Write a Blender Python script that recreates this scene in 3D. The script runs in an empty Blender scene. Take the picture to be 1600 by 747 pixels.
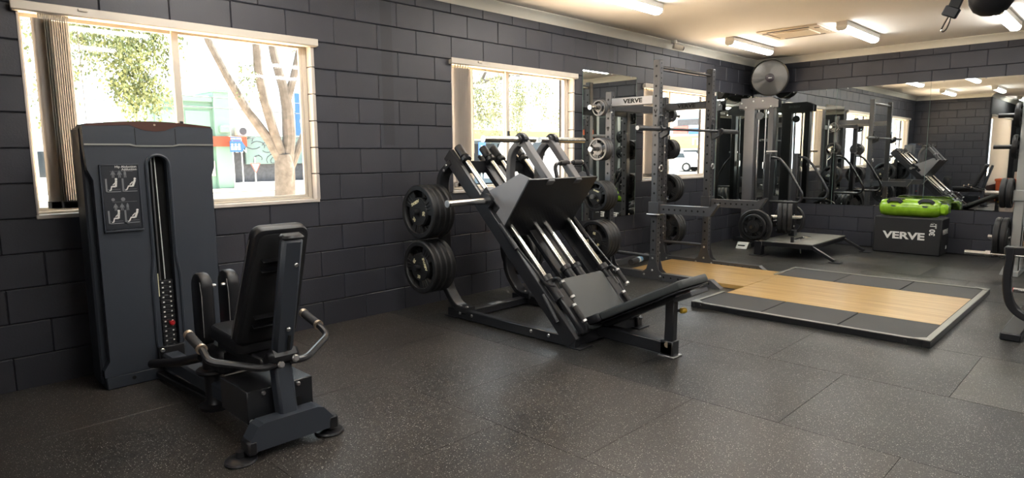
import bpy, bmesh, math, random
from mathutils import Vector, Matrix, Quaternion
random.seed(7)
SC = bpy.context.scene
COL = SC.collection
PI = math.pi

# ---------------------------------------------------------------- camera
cam_d = bpy.data.cameras.new('camera'); cam = bpy.data.objects.new('camera', cam_d); COL.objects.link(cam)
YAW, PITCH, ROLL = 0.7912, -0.1299, -0.0087
fw = Vector((math.sin(YAW)*math.cos(PITCH), math.cos(YAW)*math.cos(PITCH), math.sin(PITCH)))
rt = Vector((math.cos(YAW), -math.sin(YAW), 0)); up = rt.cross(fw)
r2 = rt*math.cos(ROLL)+up*math.sin(ROLL); u2 = -rt*math.sin(ROLL)+up*math.cos(ROLL)
M = Matrix((r2, u2, -fw)).transposed().to_4x4(); M.translation = Vector((0, -4.5466, 1.326))
cam.matrix_world = M
cam_d.sensor_width = 36; cam_d.sensor_fit = 'HORIZONTAL'; cam_d.lens = 1000.1*36/1600
cam_d.clip_start = .02; cam_d.clip_end = 300
SC.camera = cam

# ---------------------------------------------------------------- world, sun, exposure
SC.view_settings.view_transform = 'Standard'; SC.view_settings.look = 'None'
SC.view_settings.gamma = 1; SC.view_settings.use_curve_mapping = False
SC.view_settings.exposure = 1.25
SC.cycles.use_denoising = True
SC.cycles.max_bounces = 12; SC.cycles.diffuse_bounces = 6; SC.cycles.glossy_bounces = 8; SC.cycles.transparent_max_bounces = 16
SC.cycles.sample_clamp_indirect = 6
SC.cycles.caustics_reflective = False; SC.cycles.caustics_refractive = False
world = bpy.data.worlds.new('sky'); SC.world = world; world.use_nodes = True
bg = world.node_tree.nodes['Background']; bg.inputs[0].default_value = (0.86, 0.94, 1.0, 1); bg.inputs[1].default_value = 1.9
sun_d = bpy.data.lights.new('sun', 'SUN'); sun = bpy.data.objects.new('sun', sun_d); COL.objects.link(sun)
sun_d.energy = 34.0; sun_d.angle = .01; sun_d.color = (1, .9, .76)
sun.rotation_euler = Vector((-.35, -.07, -1)).to_track_quat('-Z', 'Y').to_euler()
LAMP = 16.0           # batten diffuser emission

# ---------------------------------------------------------------- materials
MATS = {}
def mat(name, col, rough=.5, metal=0., var=.12, vscale=6., bump=0., bscale=80., coat=0., emit=None, spec=.5, trans=0., rvar=.0):
    m = bpy.data.materials.new(name); m.use_nodes = True
    nt = m.node_tree; b = nt.nodes['Principled BSDF']
    b.inputs['Roughness'].default_value = rough; b.inputs['Metallic'].default_value = metal
    b.inputs['Specular IOR Level'].default_value = spec
    b.inputs['Coat Weight'].default_value = coat; b.inputs['Coat Roughness'].default_value = .15
    b.inputs['Transmission Weight'].default_value = trans
    tc = nt.nodes.new('ShaderNodeTexCoord')
    no = nt.nodes.new('ShaderNodeTexNoise'); no.inputs['Scale'].default_value = vscale; no.inputs['Detail'].default_value = 4
    nt.links.new(tc.outputs['Object'], no.inputs['Vector'])
    rp = nt.nodes.new('ShaderNodeMapRange'); rp.inputs[1].default_value = .25; rp.inputs[2].default_value = .75
    rp.inputs[3].default_value = 1-var; rp.inputs[4].default_value = 1+var
    nt.links.new(no.outputs['Fac'], rp.inputs[0])
    mx = nt.nodes.new('ShaderNodeVectorMath'); mx.operation = 'SCALE'; mx.inputs[0].default_value = col[:3]
    nt.links.new(rp.outputs[0], mx.inputs['Scale']); nt.links.new(mx.outputs[0], b.inputs['Base Color'])
    if rvar:
        rr = nt.nodes.new('ShaderNodeMapRange'); rr.inputs[1].default_value = .3; rr.inputs[2].default_value = .7
        rr.inputs[3].default_value = rough-rvar; rr.inputs[4].default_value = rough+rvar
        nt.links.new(no.outputs['Fac'], rr.inputs[0]); nt.links.new(rr.outputs[0], b.inputs['Roughness'])
    if bump:
        n2 = nt.nodes.new('ShaderNodeTexNoise'); n2.inputs['Scale'].default_value = bscale; n2.inputs['Detail'].default_value = 3
        nt.links.new(tc.outputs['Object'], n2.inputs['Vector'])
        bp = nt.nodes.new('ShaderNodeBump'); bp.inputs['Strength'].default_value = bump; bp.inputs['Distance'].default_value = .004
        nt.links.new(n2.outputs['Fac'], bp.inputs['Height']); nt.links.new(bp.outputs[0], b.inputs['Normal'])
    if emit:
        b.inputs['Emission Color'].default_value = (*emit[0], 1); b.inputs['Emission Strength'].default_value = emit[1]
    MATS[name] = m
    return m

mat('black_coat', (.011, .011, .013), .36, var=.15, bump=.05, bscale=300)
mat('black_satin', (.016, .0165, .019), .3, var=.1)
mat('black_gloss', (.02, .021, .024), .18, var=.05)
mat('black_matte', (.014, .014, .015), .6, var=.2)
mat('tower_grey', (.040, .047, .060), .42, var=.06, vscale=2, bump=.04, bscale=400)
mat('placard_grey', (.026, .029, .036), .35, var=.05)
mat('stripe', (.32, .33, .3), .35, metal=.5)
mat('reflection_brown', (.10, .045, .035), .3, metal=.3)  # brown of the reflection painted on the weight tower head
mat('vinyl', (.012, .012, .014), .42, var=.15, bump=.12, bscale=220)
mat('vinyl_grey', (.045, .05, .05), .48, var=.08, vscale=3, bump=.1, bscale=260)
mat('stitch', (.25, .25, .25), .7)
mat('chrome', (.62, .61, .58), .17, metal=1, var=.04)
mat('steel', (.5, .5, .5), .28, metal=1, var=.06)
mat('brass_end', (.62, .5, .38), .3, metal=.8)
mat('grip', (.028, .026, .026), .7, var=.2, bump=.2, bscale=500)
mat('gusset_grey', (.24, .24, .25), .4, metal=.2, var=.06)
mat('frame_grey', (.11, .11, .115), .4, metal=.2, var=.06)
mat('rack_grey', (.07, .071, .076), .38, metal=.25, var=.08, bump=.03, bscale=300)
mat('rack_light', (.30, .30, .31), .42, metal=.2, var=.06)
mat('hole_black', (.002, .002, .002), .9)
mat('plate_rubber', (.012, .012, .0125), .5, var=.2, bump=.12, bscale=240)
mat('plate_grey', (.10, .10, .102), .4, metal=.3, var=.12)
mat('white_print', (.75, .75, .72), .6, var=.03)
mat('cream_print', (.75, .70, .45), .6, var=.03)
mat('grey_print', (.20, .21, .22), .6, var=.03)
mat('red_knob', (.42, .015, .02), .3)
mat('yellow_knob', (.7, .42, .03), .4)
mat('cream_metal', (.60, .55, .47), .45, var=.05)
mat('reveal_cream', (.55, .50, .45), .6, var=.08)
mat('blind_fabric', (.50, .48, .46), .85, var=.05, bump=.2, bscale=300)
mat('ceiling_paint', (.87, .83, .77), .85, var=.03, vscale=1.2)
mat('cornice_paint', (.68, .65, .56), .6, var=.03)
mat('plain_wall', (.022, .023, .026), .6, var=.2, vscale=1.5)
mat('mortar', (.016, .0165, .02), .8, var=.2)
mat('mirror', (.80, .83, .81), .006, metal=1, var=.02, vscale=1)
mat('mirror_edge', (.25, .36, .33), .2)
mat('lamp_body', (.72, .68, .6), .5, var=.02)
mat('diffuser', (.9, .9, .9), .4, var=.01, emit=((1, .985, .95), LAMP))
mat('ac_white', (.66, .56, .42), .5, var=.03)
mat('dark_slot', (.02, .02, .02), .8)
mat('bag_green', (.26, .50, .02), .25, var=.25, vscale=14, coat=.5)
mat('bag_black', (.01, .01, .01), .6)
mat('box_foam', (.012, .012, .013), .55, var=.1, bump=.1, bscale=200)
mat('white_metal', (.50, .52, .50), .35, metal=.2, var=.04)
mat('orange_paint', (.62, .11, .03), .5, var=.05)
mat('denim', (.05, .1, .22), .8, var=.2)
mat('cardboard', (.5, .46, .4), .8)
mat('rubber_mat', (.022, .0225, .023), .55, var=.12, bump=.15, bscale=300)
mat('alu_frame', (.30, .30, .27), .4, metal=.7, var=.1)
mat('foam_roll', (.03, .03, .032), .7)
mat('blue_print', (.15, .35, .6), .6)
mat('fan_steel', (.2, .19, .175), .3, metal=1, var=.15, vscale=3)
mat('fan_dark', (.02, .012, .02), .4)
# outdoors
mat('concrete_out', (.76, .59, .44), .9, var=.08, vscale=.6)
mat('asphalt', (.10, .095, .09), .9, var=.1, vscale=.8)
mat('verge', (.34, .32, .28), .9, var=.1)
mat('green_wall', (.22, .34, .265), .7, var=.04, vscale=.5)
mat('pale_wall', (.50, .52, .52), .8, var=.04, vscale=.5)
mat('grey_brick', (.08, .08, .09), .85, var=.25, vscale=8)
mat('orange_sign', (.32, .07, .03), .6)
mat('mural', (.18, .25, .235), .7, var=.3, vscale=1.2)
mat('sign_blue', (.04, .13, .36), .4)
mat('yellow_sign', (.50, .38, .13), .5)
mat('sky_blue_wall', (.28, .37, .44), .7)
mat('red_sign', (.62, .12, .1), .5)
mat('bark', (.085, .08, .076), .9, var=.4, vscale=9, bump=.8, bscale=18)
mat('leaf', (.11, .145, .06), .6, var=.4, vscale=3)
mat('leaf_grey', (.13, .16, .09), .6, var=.4, vscale=3)
mat('car_white', (.72, .72, .72), .25, coat=.6, var=.02)
mat('car_silver', (.45, .47, .5), .25, metal=.6, var=.02)
mat('car_glass', (.03, .04, .05), .08)
mat('tyre', (.02, .02, .02), .8)
mat('steel_post', (.55, .56, .56), .5, metal=.3)

def g(name): return MATS[name]

def glass_mat():
    m = bpy.data.materials.new('window_glass'); m.use_nodes = True; nt = m.node_tree
    for n in list(nt.nodes): nt.nodes.remove(n)
    o = nt.nodes.new('ShaderNodeOutputMaterial'); t = nt.nodes.new('ShaderNodeBsdfTransparent'); gl = nt.nodes.new('ShaderNodeBsdfGlossy')
    t.inputs[0].default_value = (.93, .95, .95, 1); gl.inputs['Roughness'].default_value = .03
    no = nt.nodes.new('ShaderNodeTexNoise'); no.inputs['Scale'].default_value = 2
    fr = nt.nodes.new('ShaderNodeMapRange'); fr.inputs[3].default_value = .012; fr.inputs[4].default_value = .03
    nt.links.new(no.outputs['Fac'], fr.inputs[0])
    mx = nt.nodes.new('ShaderNodeMixShader'); nt.links.new(fr.outputs[0], mx.inputs[0])
    nt.links.new(t.outputs[0], mx.inputs[1]); nt.links.new(gl.outputs[0], mx.inputs[2]); nt.links.new(mx.outputs[0], o.inputs[0])
    MATS['window_glass'] = m
glass_mat()

def blind_mat():
    m = g('blind_fabric'); nt = m.node_tree; b = nt.nodes['Principled BSDF']; o = nt.nodes['Material Output']
    tr = nt.nodes.new('ShaderNodeBsdfTranslucent'); tr.inputs[0].default_value = (.72, .69, .65, 1)
    mx = nt.nodes.new('ShaderNodeMixShader'); mx.inputs[0].default_value = .55
    nt.links.new(b.outputs[0], mx.inputs[1]); nt.links.new(tr.outputs[0], mx.inputs[2]); nt.links.new(mx.outputs[0], o.inputs[0])
blind_mat()
def floor_mat():
    m = bpy.data.materials.new('speckled_rubber'); m.use_nodes = True; nt = m.node_tree; b = nt.nodes['Principled BSDF']
    N = nt.nodes.new; L = nt.links.new
    ge = N('ShaderNodeNewGeometry'); oi = N('ShaderNodeObjectInfo')
    n1 = N('ShaderNodeTexNoise'); n1.inputs['Scale'].default_value = 1.3; n1.inputs['Detail'].default_value = 5; L(ge.outputs['Position'], n1.inputs['Vector'])
    n2 = N('ShaderNodeTexNoise'); n2.inputs['Scale'].default_value = 130; n2.inputs['Detail'].default_value = 3; L(ge.outputs['Position'], n2.inputs['Vector'])
    r1 = N('ShaderNodeMapRange'); r1.inputs[1].default_value = .3; r1.inputs[2].default_value = .7; r1.inputs[3].default_value = .75; r1.inputs[4].default_value = 1.25; L(n1.outputs['Fac'], r1.inputs[0])
    ro = N('ShaderNodeMapRange'); ro.inputs[3].default_value = .72; ro.inputs[4].default_value = 1.3; L(oi.outputs['Random'], ro.inputs[0])
    mu = N('ShaderNodeMath'); mu.operation = 'MULTIPLY'; L(r1.outputs[0], mu.inputs[0]); L(ro.outputs[0], mu.inputs[1])
    r2_ = N('ShaderNodeMapRange'); r2_.inputs[1].default_value = .3; r2_.inputs[2].default_value = .75; r2_.inputs[3].default_value = .5; r2_.inputs[4].default_value = 1.7; L(n2.outputs['Fac'], r2_.inputs[0])
    mu2 = N('ShaderNodeMath'); mu2.operation = 'MULTIPLY'; L(mu.outputs[0], mu2.inputs[0]); L(r2_.outputs[0], mu2.inputs[1])
    base = N('ShaderNodeVectorMath'); base.operation = 'SCALE'; base.inputs[0].default_value = (.021, .0205, .0198); L(mu2.outputs[0], base.inputs['Scale'])
    tint = N('ShaderNodeVectorMath'); tint.operation = 'MULTIPLY'; L(base.outputs[0], tint.inputs[0]); L(oi.outputs['Color'], tint.inputs[1])
    prev = tint.outputs[0]
    for sc, thr, rnd, c in ((125, .24, .72, (.46, .44, .40)), (220, .29, .66, (.24, .23, .21)), (80, .15, .85, (.68, .66, .60))):
        v = N('ShaderNodeTexVoronoi'); v.inputs['Scale'].default_value = sc; L(ge.outputs['Position'], v.inputs['Vector'])
        lt = N('ShaderNodeMath'); lt.operation = 'LESS_THAN'; lt.inputs[1].default_value = thr; L(v.outputs['Distance'], lt.inputs[0])
        sp = N('ShaderNodeSeparateColor'); L(v.outputs['Color'], sp.inputs[0])
        gt = N('ShaderNodeMath'); gt.operation = 'GREATER_THAN'; gt.inputs[1].default_value = rnd; L(sp.outputs[0], gt.inputs[0])
        an = N('ShaderNodeMath'); an.operation = 'MULTIPLY'; L(lt.outputs[0], an.inputs[0]); L(gt.outputs[0], an.inputs[1])
        mx = N('ShaderNodeMix'); mx.data_type = 'RGBA'; mx.inputs[7].default_value = (*c, 1); L(an.outputs[0], mx.inputs[0]); L(prev, mx.inputs[6]); prev = mx.outputs[2]
    L(prev, b.inputs['Base Color'])
    rr = N('ShaderNodeMapRange'); rr.inputs[1].default_value = .3; rr.inputs[2].default_value = .7; rr.inputs[3].default_value = .30; rr.inputs[4].default_value = .46; L(n1.outputs['Fac'], rr.inputs[0]); L(rr.outputs[0], b.inputs['Roughness'])
    bp = N('ShaderNodeBump'); bp.inputs['Strength'].default_value = .35; bp.inputs['Distance'].default_value = .002; L(n2.outputs['Fac'], bp.inputs['Height']); L(bp.outputs[0], b.inputs['Normal'])
    MATS['speckled_rubber'] = m
floor_mat()

def block_mat():
    m = bpy.data.materials.new('painted_block'); m.use_nodes = True; nt = m.node_tree; b = nt.nodes['Principled BSDF']
    N = nt.nodes.new; L = nt.links.new
    ge = N('ShaderNodeNewGeometry'); oi = N('ShaderNodeObjectInfo')
    n1 = N('ShaderNodeTexNoise'); n1.inputs['Scale'].default_value = 1.6; n1.inputs['Detail'].default_value = 5; L(ge.outputs['Position'], n1.inputs['Vector'])
    r1 = N('ShaderNodeMapRange'); r1.inputs[1].default_value = .3; r1.inputs[2].default_value = .7; r1.inputs[3].default_value = .86; r1.inputs[4].default_value = 1.14; L(n1.outputs['Fac'], r1.inputs[0])
    ro = N('ShaderNodeMapRange'); ro.inputs[3].default_value = .9; ro.inputs[4].default_value = 1.12; L(oi.outputs['Random'], ro.inputs[0])
    mu = N('ShaderNodeMath'); mu.operation = 'MULTIPLY'; L(r1.outputs[0], mu.inputs[0]); L(ro.outputs[0], mu.inputs[1])
    # upright smears of darker touch-up paint where a conduit was taken off the wall
    sx = N('ShaderNodeSeparateXYZ'); L(ge.outputs['Position'], sx.inputs[0])
    prev = mu.outputs[0]
    for x0, w in ((3.15, .055), (6.27, .05)):
        d = N('ShaderNodeMath'); d.operation = 'SUBTRACT'; d.inputs[1].default_value = x0; L(sx.outputs[0], d.inputs[0])
        a = N('ShaderNodeMath'); a.operation = 'ABSOLUTE'; L(d.outputs[0], a.inputs[0])
        lt = N('ShaderNodeMath'); lt.operation = 'LESS_THAN'; lt.inputs[1].default_value = w; L(a.outputs[0], lt.inputs[0])
        gz = N('ShaderNodeMath'); gz.operation = 'GREATER_THAN'; gz.inputs[1].default_value = 1.42; L(sx.outputs[2], gz.inputs[0])
        an = N('ShaderNodeMath'); an.operation = 'MULTIPLY'; L(lt.outputs[0], an.inputs[0]); L(gz.outputs[0], an.inputs[1])
        f = N('ShaderNodeMapRange'); f.inputs[3].default_value = 1; f.inputs[4].default_value = .68; L(an.outputs[0], f.inputs[0])
        q = N('ShaderNodeMath'); q.operation = 'MULTIPLY'; L(prev, q.inputs[0]); L(f.outputs[0], q.inputs[1]); prev = q.outputs[0]
    base = N('ShaderNodeVectorMath'); base.operation = 'SCALE'; base.inputs[0].default_value = (.033, .034, .043); L(prev, base.inputs['Scale'])
    L(base.outputs[0], b.inputs['Base Color']); b.inputs['Roughness'].default_value = .5
    n2 = N('ShaderNodeTexNoise'); n2.inputs['Scale'].default_value = 90; n2.inputs['Detail'].default_value = 4; L(ge.outputs['Position'], n2.inputs['Vector'])
    bp = N('ShaderNodeBump'); bp.inputs['Strength'].default_value = .25; bp.inputs['Distance'].default_value = .003; L(n2.outputs['Fac'], bp.inputs['Height']); L(bp.outputs[0], b.inputs['Normal'])
    MATS['painted_block'] = m
block_mat()

def wood_mat():
    m = bpy.data.materials.new('honey_wood'); m.use_nodes = True; nt = m.node_tree; b = nt.nodes['Principled BSDF']
    N = nt.nodes.new; L = nt.links.new
    ge = N('ShaderNodeNewGeometry'); mp = N('ShaderNodeMapping'); mp.inputs['Scale'].default_value = (9, .8, 1); L(ge.outputs['Position'], mp.inputs[0])
    n = N('ShaderNodeTexNoise'); n.inputs['Scale'].default_value = 2.2; n.inputs['Detail'].default_value = 7; n.inputs['Distortion'].default_value = .6; L(mp.outputs[0], n.inputs['Vector'])
    cr = N('ShaderNodeValToRGB'); cr.color_ramp.elements[0].position = .3; cr.color_ramp.elements[0].color = (.40, .235, .07, 1); cr.color_ramp.elements[1].position = .72; cr.color_ramp.elements[1].color = (.60, .40, .15, 1)
    L(n.outputs['Fac'], cr.inputs[0]); L(cr.outputs[0], b.inputs['Base Color'])
    b.inputs['Roughness'].default_value = .34; b.inputs['Coat Weight'].default_value = .25; b.inputs['Coat Roughness'].default_value = .2
    MATS['honey_wood'] = m
wood_mat()

# ---------------------------------------------------------------- mesh helpers
Z = Vector((0, 0, 1))
def V(*a): return Vector(a[0]) if len(a) == 1 else Vector(a)
def frame(d, upv=Z):
    d = d.normalized()
    if abs(d.dot(upv)) > .999: upv = Vector((0, 1, 0)) if abs(d.y) < .9 else Vector((1, 0, 0))
    x = d.cross(upv).normalized(); y = x.cross(d).normalized()
    return x, y, d
def fillet(pts, r, n=6):
    pts = [V(p) for p in pts]; out = [pts[0]]
    for i in range(1, len(pts)-1):
        p, a, b = pts[i], pts[i-1]-pts[i], pts[i+1]-pts[i]
        rr = min(r, a.length*.49, b.length*.49)
        p0, p1 = p+a.normalized()*rr, p+b.normalized()*rr
        for k in range(n+1):
            t = k/n; out.append(p0*(1-t)**2+p*2*t*(1-t)+p1*t*t)
    out.append(pts[-1]); return out

class MB:
    def __init__(s): s.v = []; s.f = []
    def add(s, vs, fs):
        o = len(s.v); s.v += [tuple(v) for v in vs]; s.f += [tuple(i+o for i in f) for f in fs]; return s
    def box(s, c, size, b=0., R=None):
        c = V(c); h = [x/2 for x in size]; b = min(b, min(h)*.9)
        vs = []; idx = {}
        if b <= 0:
            for i, (x, y, z) in enumerate([(x, y, z) for x in (-1, 1) for y in (-1, 1) for z in (-1, 1)]): vs.append(Vector((x*h[0], y*h[1], z*h[2])))
            fs = [(0, 1, 3, 2), (4, 6, 7, 5), (0, 4, 5, 1), (2, 3, 7, 6), (0, 2, 6, 4), (1, 5, 7, 3)]
        else:
            for sx in (-1, 1):
                for sy in (-1, 1):
                    for sz in (-1, 1):
                        for a in range(3):
                            e = [h[0]-b, h[1]-b, h[2]-b]; e[a] = h[a]
                            idx[(sx, sy, sz, a)] = len(vs); vs.append(Vector((sx*e[0], sy*e[1], sz*e[2])))
            fs = []
            for a in range(3):
                b1, c1 = [(1, 2), (2, 0), (0, 1)][a]
                for sg in (-1, 1):
                    q = []
                    for (p, r) in ((-1, -1), (1, -1), (1, 1), (-1, 1)):
                        k = [0, 0, 0]; k[a] = sg; k[b1] = p; k[c1] = r; q.append(idx[(*k, a)])
                    fs.append(tuple(q if sg > 0 else q[::-1]))
            for a in range(3):
                b1, c1 = [(1, 2), (2, 0), (0, 1)][a]
                for p in (-1, 1):
                    for r in (-1, 1):
                        k0 = [0, 0, 0]; k0[a] = -1; k0[b1] = p; k0[c1] = r; k1 = list(k0); k1[a] = 1
                        q = [idx[(*k0, b1)], idx[(*k1, b1)], idx[(*k1, c1)], idx[(*k0, c1)]]
                        fs.append(tuple(q if p*r < 0 else q[::-1]))
            for sx in (-1, 1):
                for sy in (-1, 1):
                    for sz in (-1, 1):
                        q = [idx[(sx, sy, sz, a)] for a in range(3)]
                        fs.append(tuple(q if sx*sy*sz > 0 else q[::-1]))
        if R is not None: vs = [R @ v for v in vs]
        return s.add([c+v for v in vs], fs)
    def bx(s, x0, x1, y0, y1, z0, z1, b=0.):
        return s.box(((x0+x1)/2, (y0+y1)/2, (z0+z1)/2), (abs(x1-x0), abs(y1-y0), abs(z1-z0)), b)
    def beam(s, p0, p1, w, h, b=.004, upv=Z):
        p0, p1 = V(p0), V(p1); x, y, d = frame(p1-p0, V(upv))
        R = Matrix((x, y, d)).transposed()
        return s.box((p0+p1)/2, (w, h, (p1-p0).length), b, R)
    def cyl(s, p0, p1, r, rb=None, n=16, cap=True):
        p0, p1 = V(p0), V(p1); rb = r if rb is None else rb; x, y, d = frame(p1-p0)
        vs = []; fs = []
        for k in range(n):
            a = 2*PI*k/n; e = x*math.cos(a)+y*math.sin(a); vs += [p0+e*r, p1+e*rb]
        for k in range(n):
            a, b = 2*k, 2*((k+1) % n); fs.append((a, b, b+1, a+1))
        if cap: fs.append(tuple(2*k for k in range(n))[::-1]); fs.append(tuple(2*k+1 for k in range(n)))
        return s.add(vs, fs)
    def sweep(s, pts, sec, upv=None, closed=False):
        pts = [V(p) for p in pts]; n = len(pts); rings = []
        T = [(pts[min(i+1, n-1)]-pts[max(i-1, 0)]).normalized() for i in range(n)]
        x, y, d = frame(T[0], V(upv) if upv else Z)
        for i in range(n):
            if upv: x, y, d = frame(T[i], V(upv))
            elif i:
                q = T[i-1].rotation_difference(T[i]); x = q @ x; y = q @ y
            sc = 1
            if i and i < n-1 and upv:
                c = T[i].dot((pts[i]-pts[i-1]).normalized()); sc = 1/max(c, .6)
            rings.append([pts[i]+x*a+y*b*sc for a, b in sec])
        m = len(sec); vs = [v for r in rings for v in r]; fs = []
        for i in range(n-1):
            for k in range(m):
                a = i*m+k; b = i*m+(k+1) % m; fs.append((a, b, b+m, a+m))
        fs.append(tuple(range(m))[::-1]); fs.append(tuple((n-1)*m+k for k in range(m)))
        return s.add(vs, fs)
    def tube(s, pts, r, n=10, fr=0):
        if fr: pts = fillet(pts, fr)
        if isinstance(r, (int, float)):
            return s.sweep(pts, [(r*math.cos(2*PI*k/n), r*math.sin(2*PI*k/n)) for k in range(n)])
        # radius per point
        pts = [V(p) for p in pts]; m = len(pts); x, y, d = frame(pts[1]-pts[0]); vs = []; fs = []
        prev = (pts[1]-pts[0]).normalized()
        for i in range(m):
            t = (pts[min(i+1, m-1)]-pts[max(i-1, 0)]).normalized(); q = prev.rotation_difference(t); x = q @ x; y = q @ y; prev = t
            vs += [pts[i]+(x*math.cos(2*PI*k/n)+y*math.sin(2*PI*k/n))*r[i] for k in range(n)]
        for i in range(m-1):
            for k in range(n):
                a = i*n+k; b = i*n+(k+1) % n; fs.append((a, b, b+n, a+n))
        fs.append(tuple(range(n))[::-1]); fs.append(tuple((m-1)*n+k for k in range(n)))
        return s.add(vs, fs)
    def rtube(s, pts, w, h, upv, fr=0):
        if fr: pts = fillet(pts, fr)
        b = min(w, h)*.12; a, c = w/2, h/2
        return s.sweep(pts, [(-a+b, -c), (a-b, -c), (a, -c+b), (a, c-b), (a-b, c), (-a+b, c), (-a, c-b), (-a, -c+b)], upv)
    def prism(s, poly, o, ux, uy, d):
        """polygon in the plane o + ux*a + uy*b, extruded by vector d"""
        o, ux, uy, d = V(o), V(ux), V(uy), V(d); n = len(poly)
        A = [o+ux*a+uy*b for a, b in poly]; Bv = [p+d for p in A]
        fs = [tuple(range(n))[::-1], tuple(range(n, 2*n))]
        area = sum(poly[i][0]*poly[(i+1) % n][1]-poly[(i+1) % n][0]*poly[i][1] for i in range(n))
        if (ux.cross(uy).dot(d))*area < 0: fs = [f[::-1] for f in fs]; flip = True
        else: flip = False
        for i in range(n):
            q = (i, (i+1) % n, n+(i+1) % n, n+i); fs.append(q[::-1] if flip else q)
        return s.add(A+Bv, fs)
    def lathe(s, prof, o, d, n=24, cap=True):
        o = V(o); x, y, dd = frame(V(d)); m = len(prof); vs = []; fs = []
        for k in range(n):
            a = 2*PI*k/n; e = x*math.cos(a)+y*math.sin(a)
            vs += [o+e*r+dd*h for r, h in prof]
        for k in range(n):
            for i in range(m-1):
                a = k*m+i; b = ((k+1) % n)*m+i; fs.append((a, b, b+1, a+1))
        if cap:
            if prof[0][0] > 1e-6: fs.append(tuple(k*m for k in range(n))[::-1])
            if prof[-1][0] > 1e-6: fs.append(tuple(k*m+m-1 for k in range(n)))
        return s.add(vs, fs)
    def mesh(s, name, off=(0, 0, 0), smooth=True):
        me = bpy.data.meshes.new(name); o = V(off)
        me.from_pydata([tuple(V(v)-o) for v in s.v], [], s.f); me.validate()
        bm = bmesh.new(); bm.from_mesh(me); bmesh.ops.recalc_face_normals(bm, faces=bm.faces); bm.to_mesh(me); bm.free()
        if smooth: me.shade_smooth(); me.set_sharp_from_angle(angle=.62)
        return me

def new_obj(name, me, m=None, parent=None):
    o = bpy.data.objects.new(name, me); COL.objects.link(o)
    if parent is not None: o.parent = parent
    if m is not None and me is not None and not me.materials: me.materials.append(g(m))
    return o
def tag(o, label=None, cat=None, group=None, kind=None):
    if label: o['label'] = label
    if cat: o['category'] = cat
    if group: o['group'] = group
    if kind: o['kind'] = kind
    return o
class T:
    """a thing: an Empty at its base that parents its parts; meshes are given in room coordinates"""
    def __init__(s, name, label, cat, loc, group=None, kind=None):
        s.o = bpy.data.objects.new(name, None); COL.objects.link(s.o); s.o.location = loc; s.loc = V(loc); s.o.empty_display_size = .1
        tag(s.o, label, cat, group, kind)
    def part(s, name, mb, m, parent=None, label=None, smooth=True, kind=None):
        o = new_obj(name, mb.mesh(name, s.loc, smooth), m, parent or s.o)
        if label: o['label'] = label
        if kind: o['kind'] = kind
        return o
    def bolts(s, pts, d, r=.011, h=.01, m='steel', parent=None):
        me = MB().lathe([(r, 0), (r, h*.6), (r*.7, h)], (0, 0, 0), d, 8).mesh('bolt')
        for p in pts:
            o = new_obj('bolt', me, m, parent or s.o); o.location = V(p)-s.loc
    def text(s, txt, size, o, ux, uy, m, parent=None, name='lettering', depth=.001, bold=.02, sx=1.):
        me = text_mesh(txt, size, depth, bold, sx); ob = new_obj(name, me, m, parent or s.o)
        ob.matrix_local = basis(V(o)-s.loc, ux, uy); return ob
def solo(name, mb, m, label, cat, loc=None, group=None, kind=None, smooth=True):
    loc = loc or (0, 0, 0); o = new_obj(name, mb.mesh(name, loc, smooth), m); o.location = loc
    return tag(o, label, cat, group, kind)
def basis(o, ux, uy):
    ux, uy = V(ux).normalized(), V(uy).normalized(); n = ux.cross(uy)
    Mx = Matrix((ux, uy, n)).transposed().to_4x4(); Mx.translation = V(o); return Mx
def text_mesh(txt, size, depth=.001, bold=.02, sx=1.):
    cu = bpy.data.curves.new('lettering', 'FONT'); cu.body = txt; cu.size = size; cu.align_x = 'CENTER'; cu.align_y = 'CENTER'
    cu.extrude = depth; cu.offset = bold*size; cu.resolution_u = 3
    o = bpy.data.objects.new('lettering', cu); COL.objects.link(o); bpy.context.view_layer.update()
    me = bpy.data.meshes.new_from_object(o); bpy.data.objects.remove(o); bpy.data.curves.remove(cu)
    me.materials.clear()
    for v in me.vertices: v.co.x *= sx
    return me
def copy_tree(o, parent=None):
    c = o.copy(); COL.objects.link(c); c.parent = parent
    for ch in list(o.children): copy_tree(ch, c)
    return c

# ================================================================ THE ROOM
XB, XN, YJ, XF, YF = 10.053, 0.10, -1.63, -4.5, -7.2      # mirror wall, short wall, jog, far end, opposite wall
CZ = 2.76
WIN = [(0.70, 2.47), (3.84, 5.57), (6.96, 8.72)]
WZ = (1.0, 2.19)

def struct(name, mb, m, smooth=False):
    return tag(new_obj(name, mb.mesh(name, (0, 0, 0), smooth), m), kind='structure')

def rect_cut(x0, x1, z0, z1, holes):
    """wall rectangle minus holes -> list of rectangles"""
    xs = sorted({x0, x1, *[h[0] for h in holes], *[h[1] for h in holes]}); out = []
    for a, b in zip(xs[:-1], xs[1:]):
        mid = (a+b)/2; segs = [(z0, z1)]
        for h in holes:
            if h[0] < mid < h[1]:
                ns = []
                for s0, s1 in segs:
                    if h[2] > s0: ns.append((s0, min(h[2], s1)))
                    if h[3] < s1: ns.append((max(h[3], s0), s1))
                segs = ns
        out += [(a, b, s0, s1) for s0, s1 in segs]
    return out

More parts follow.
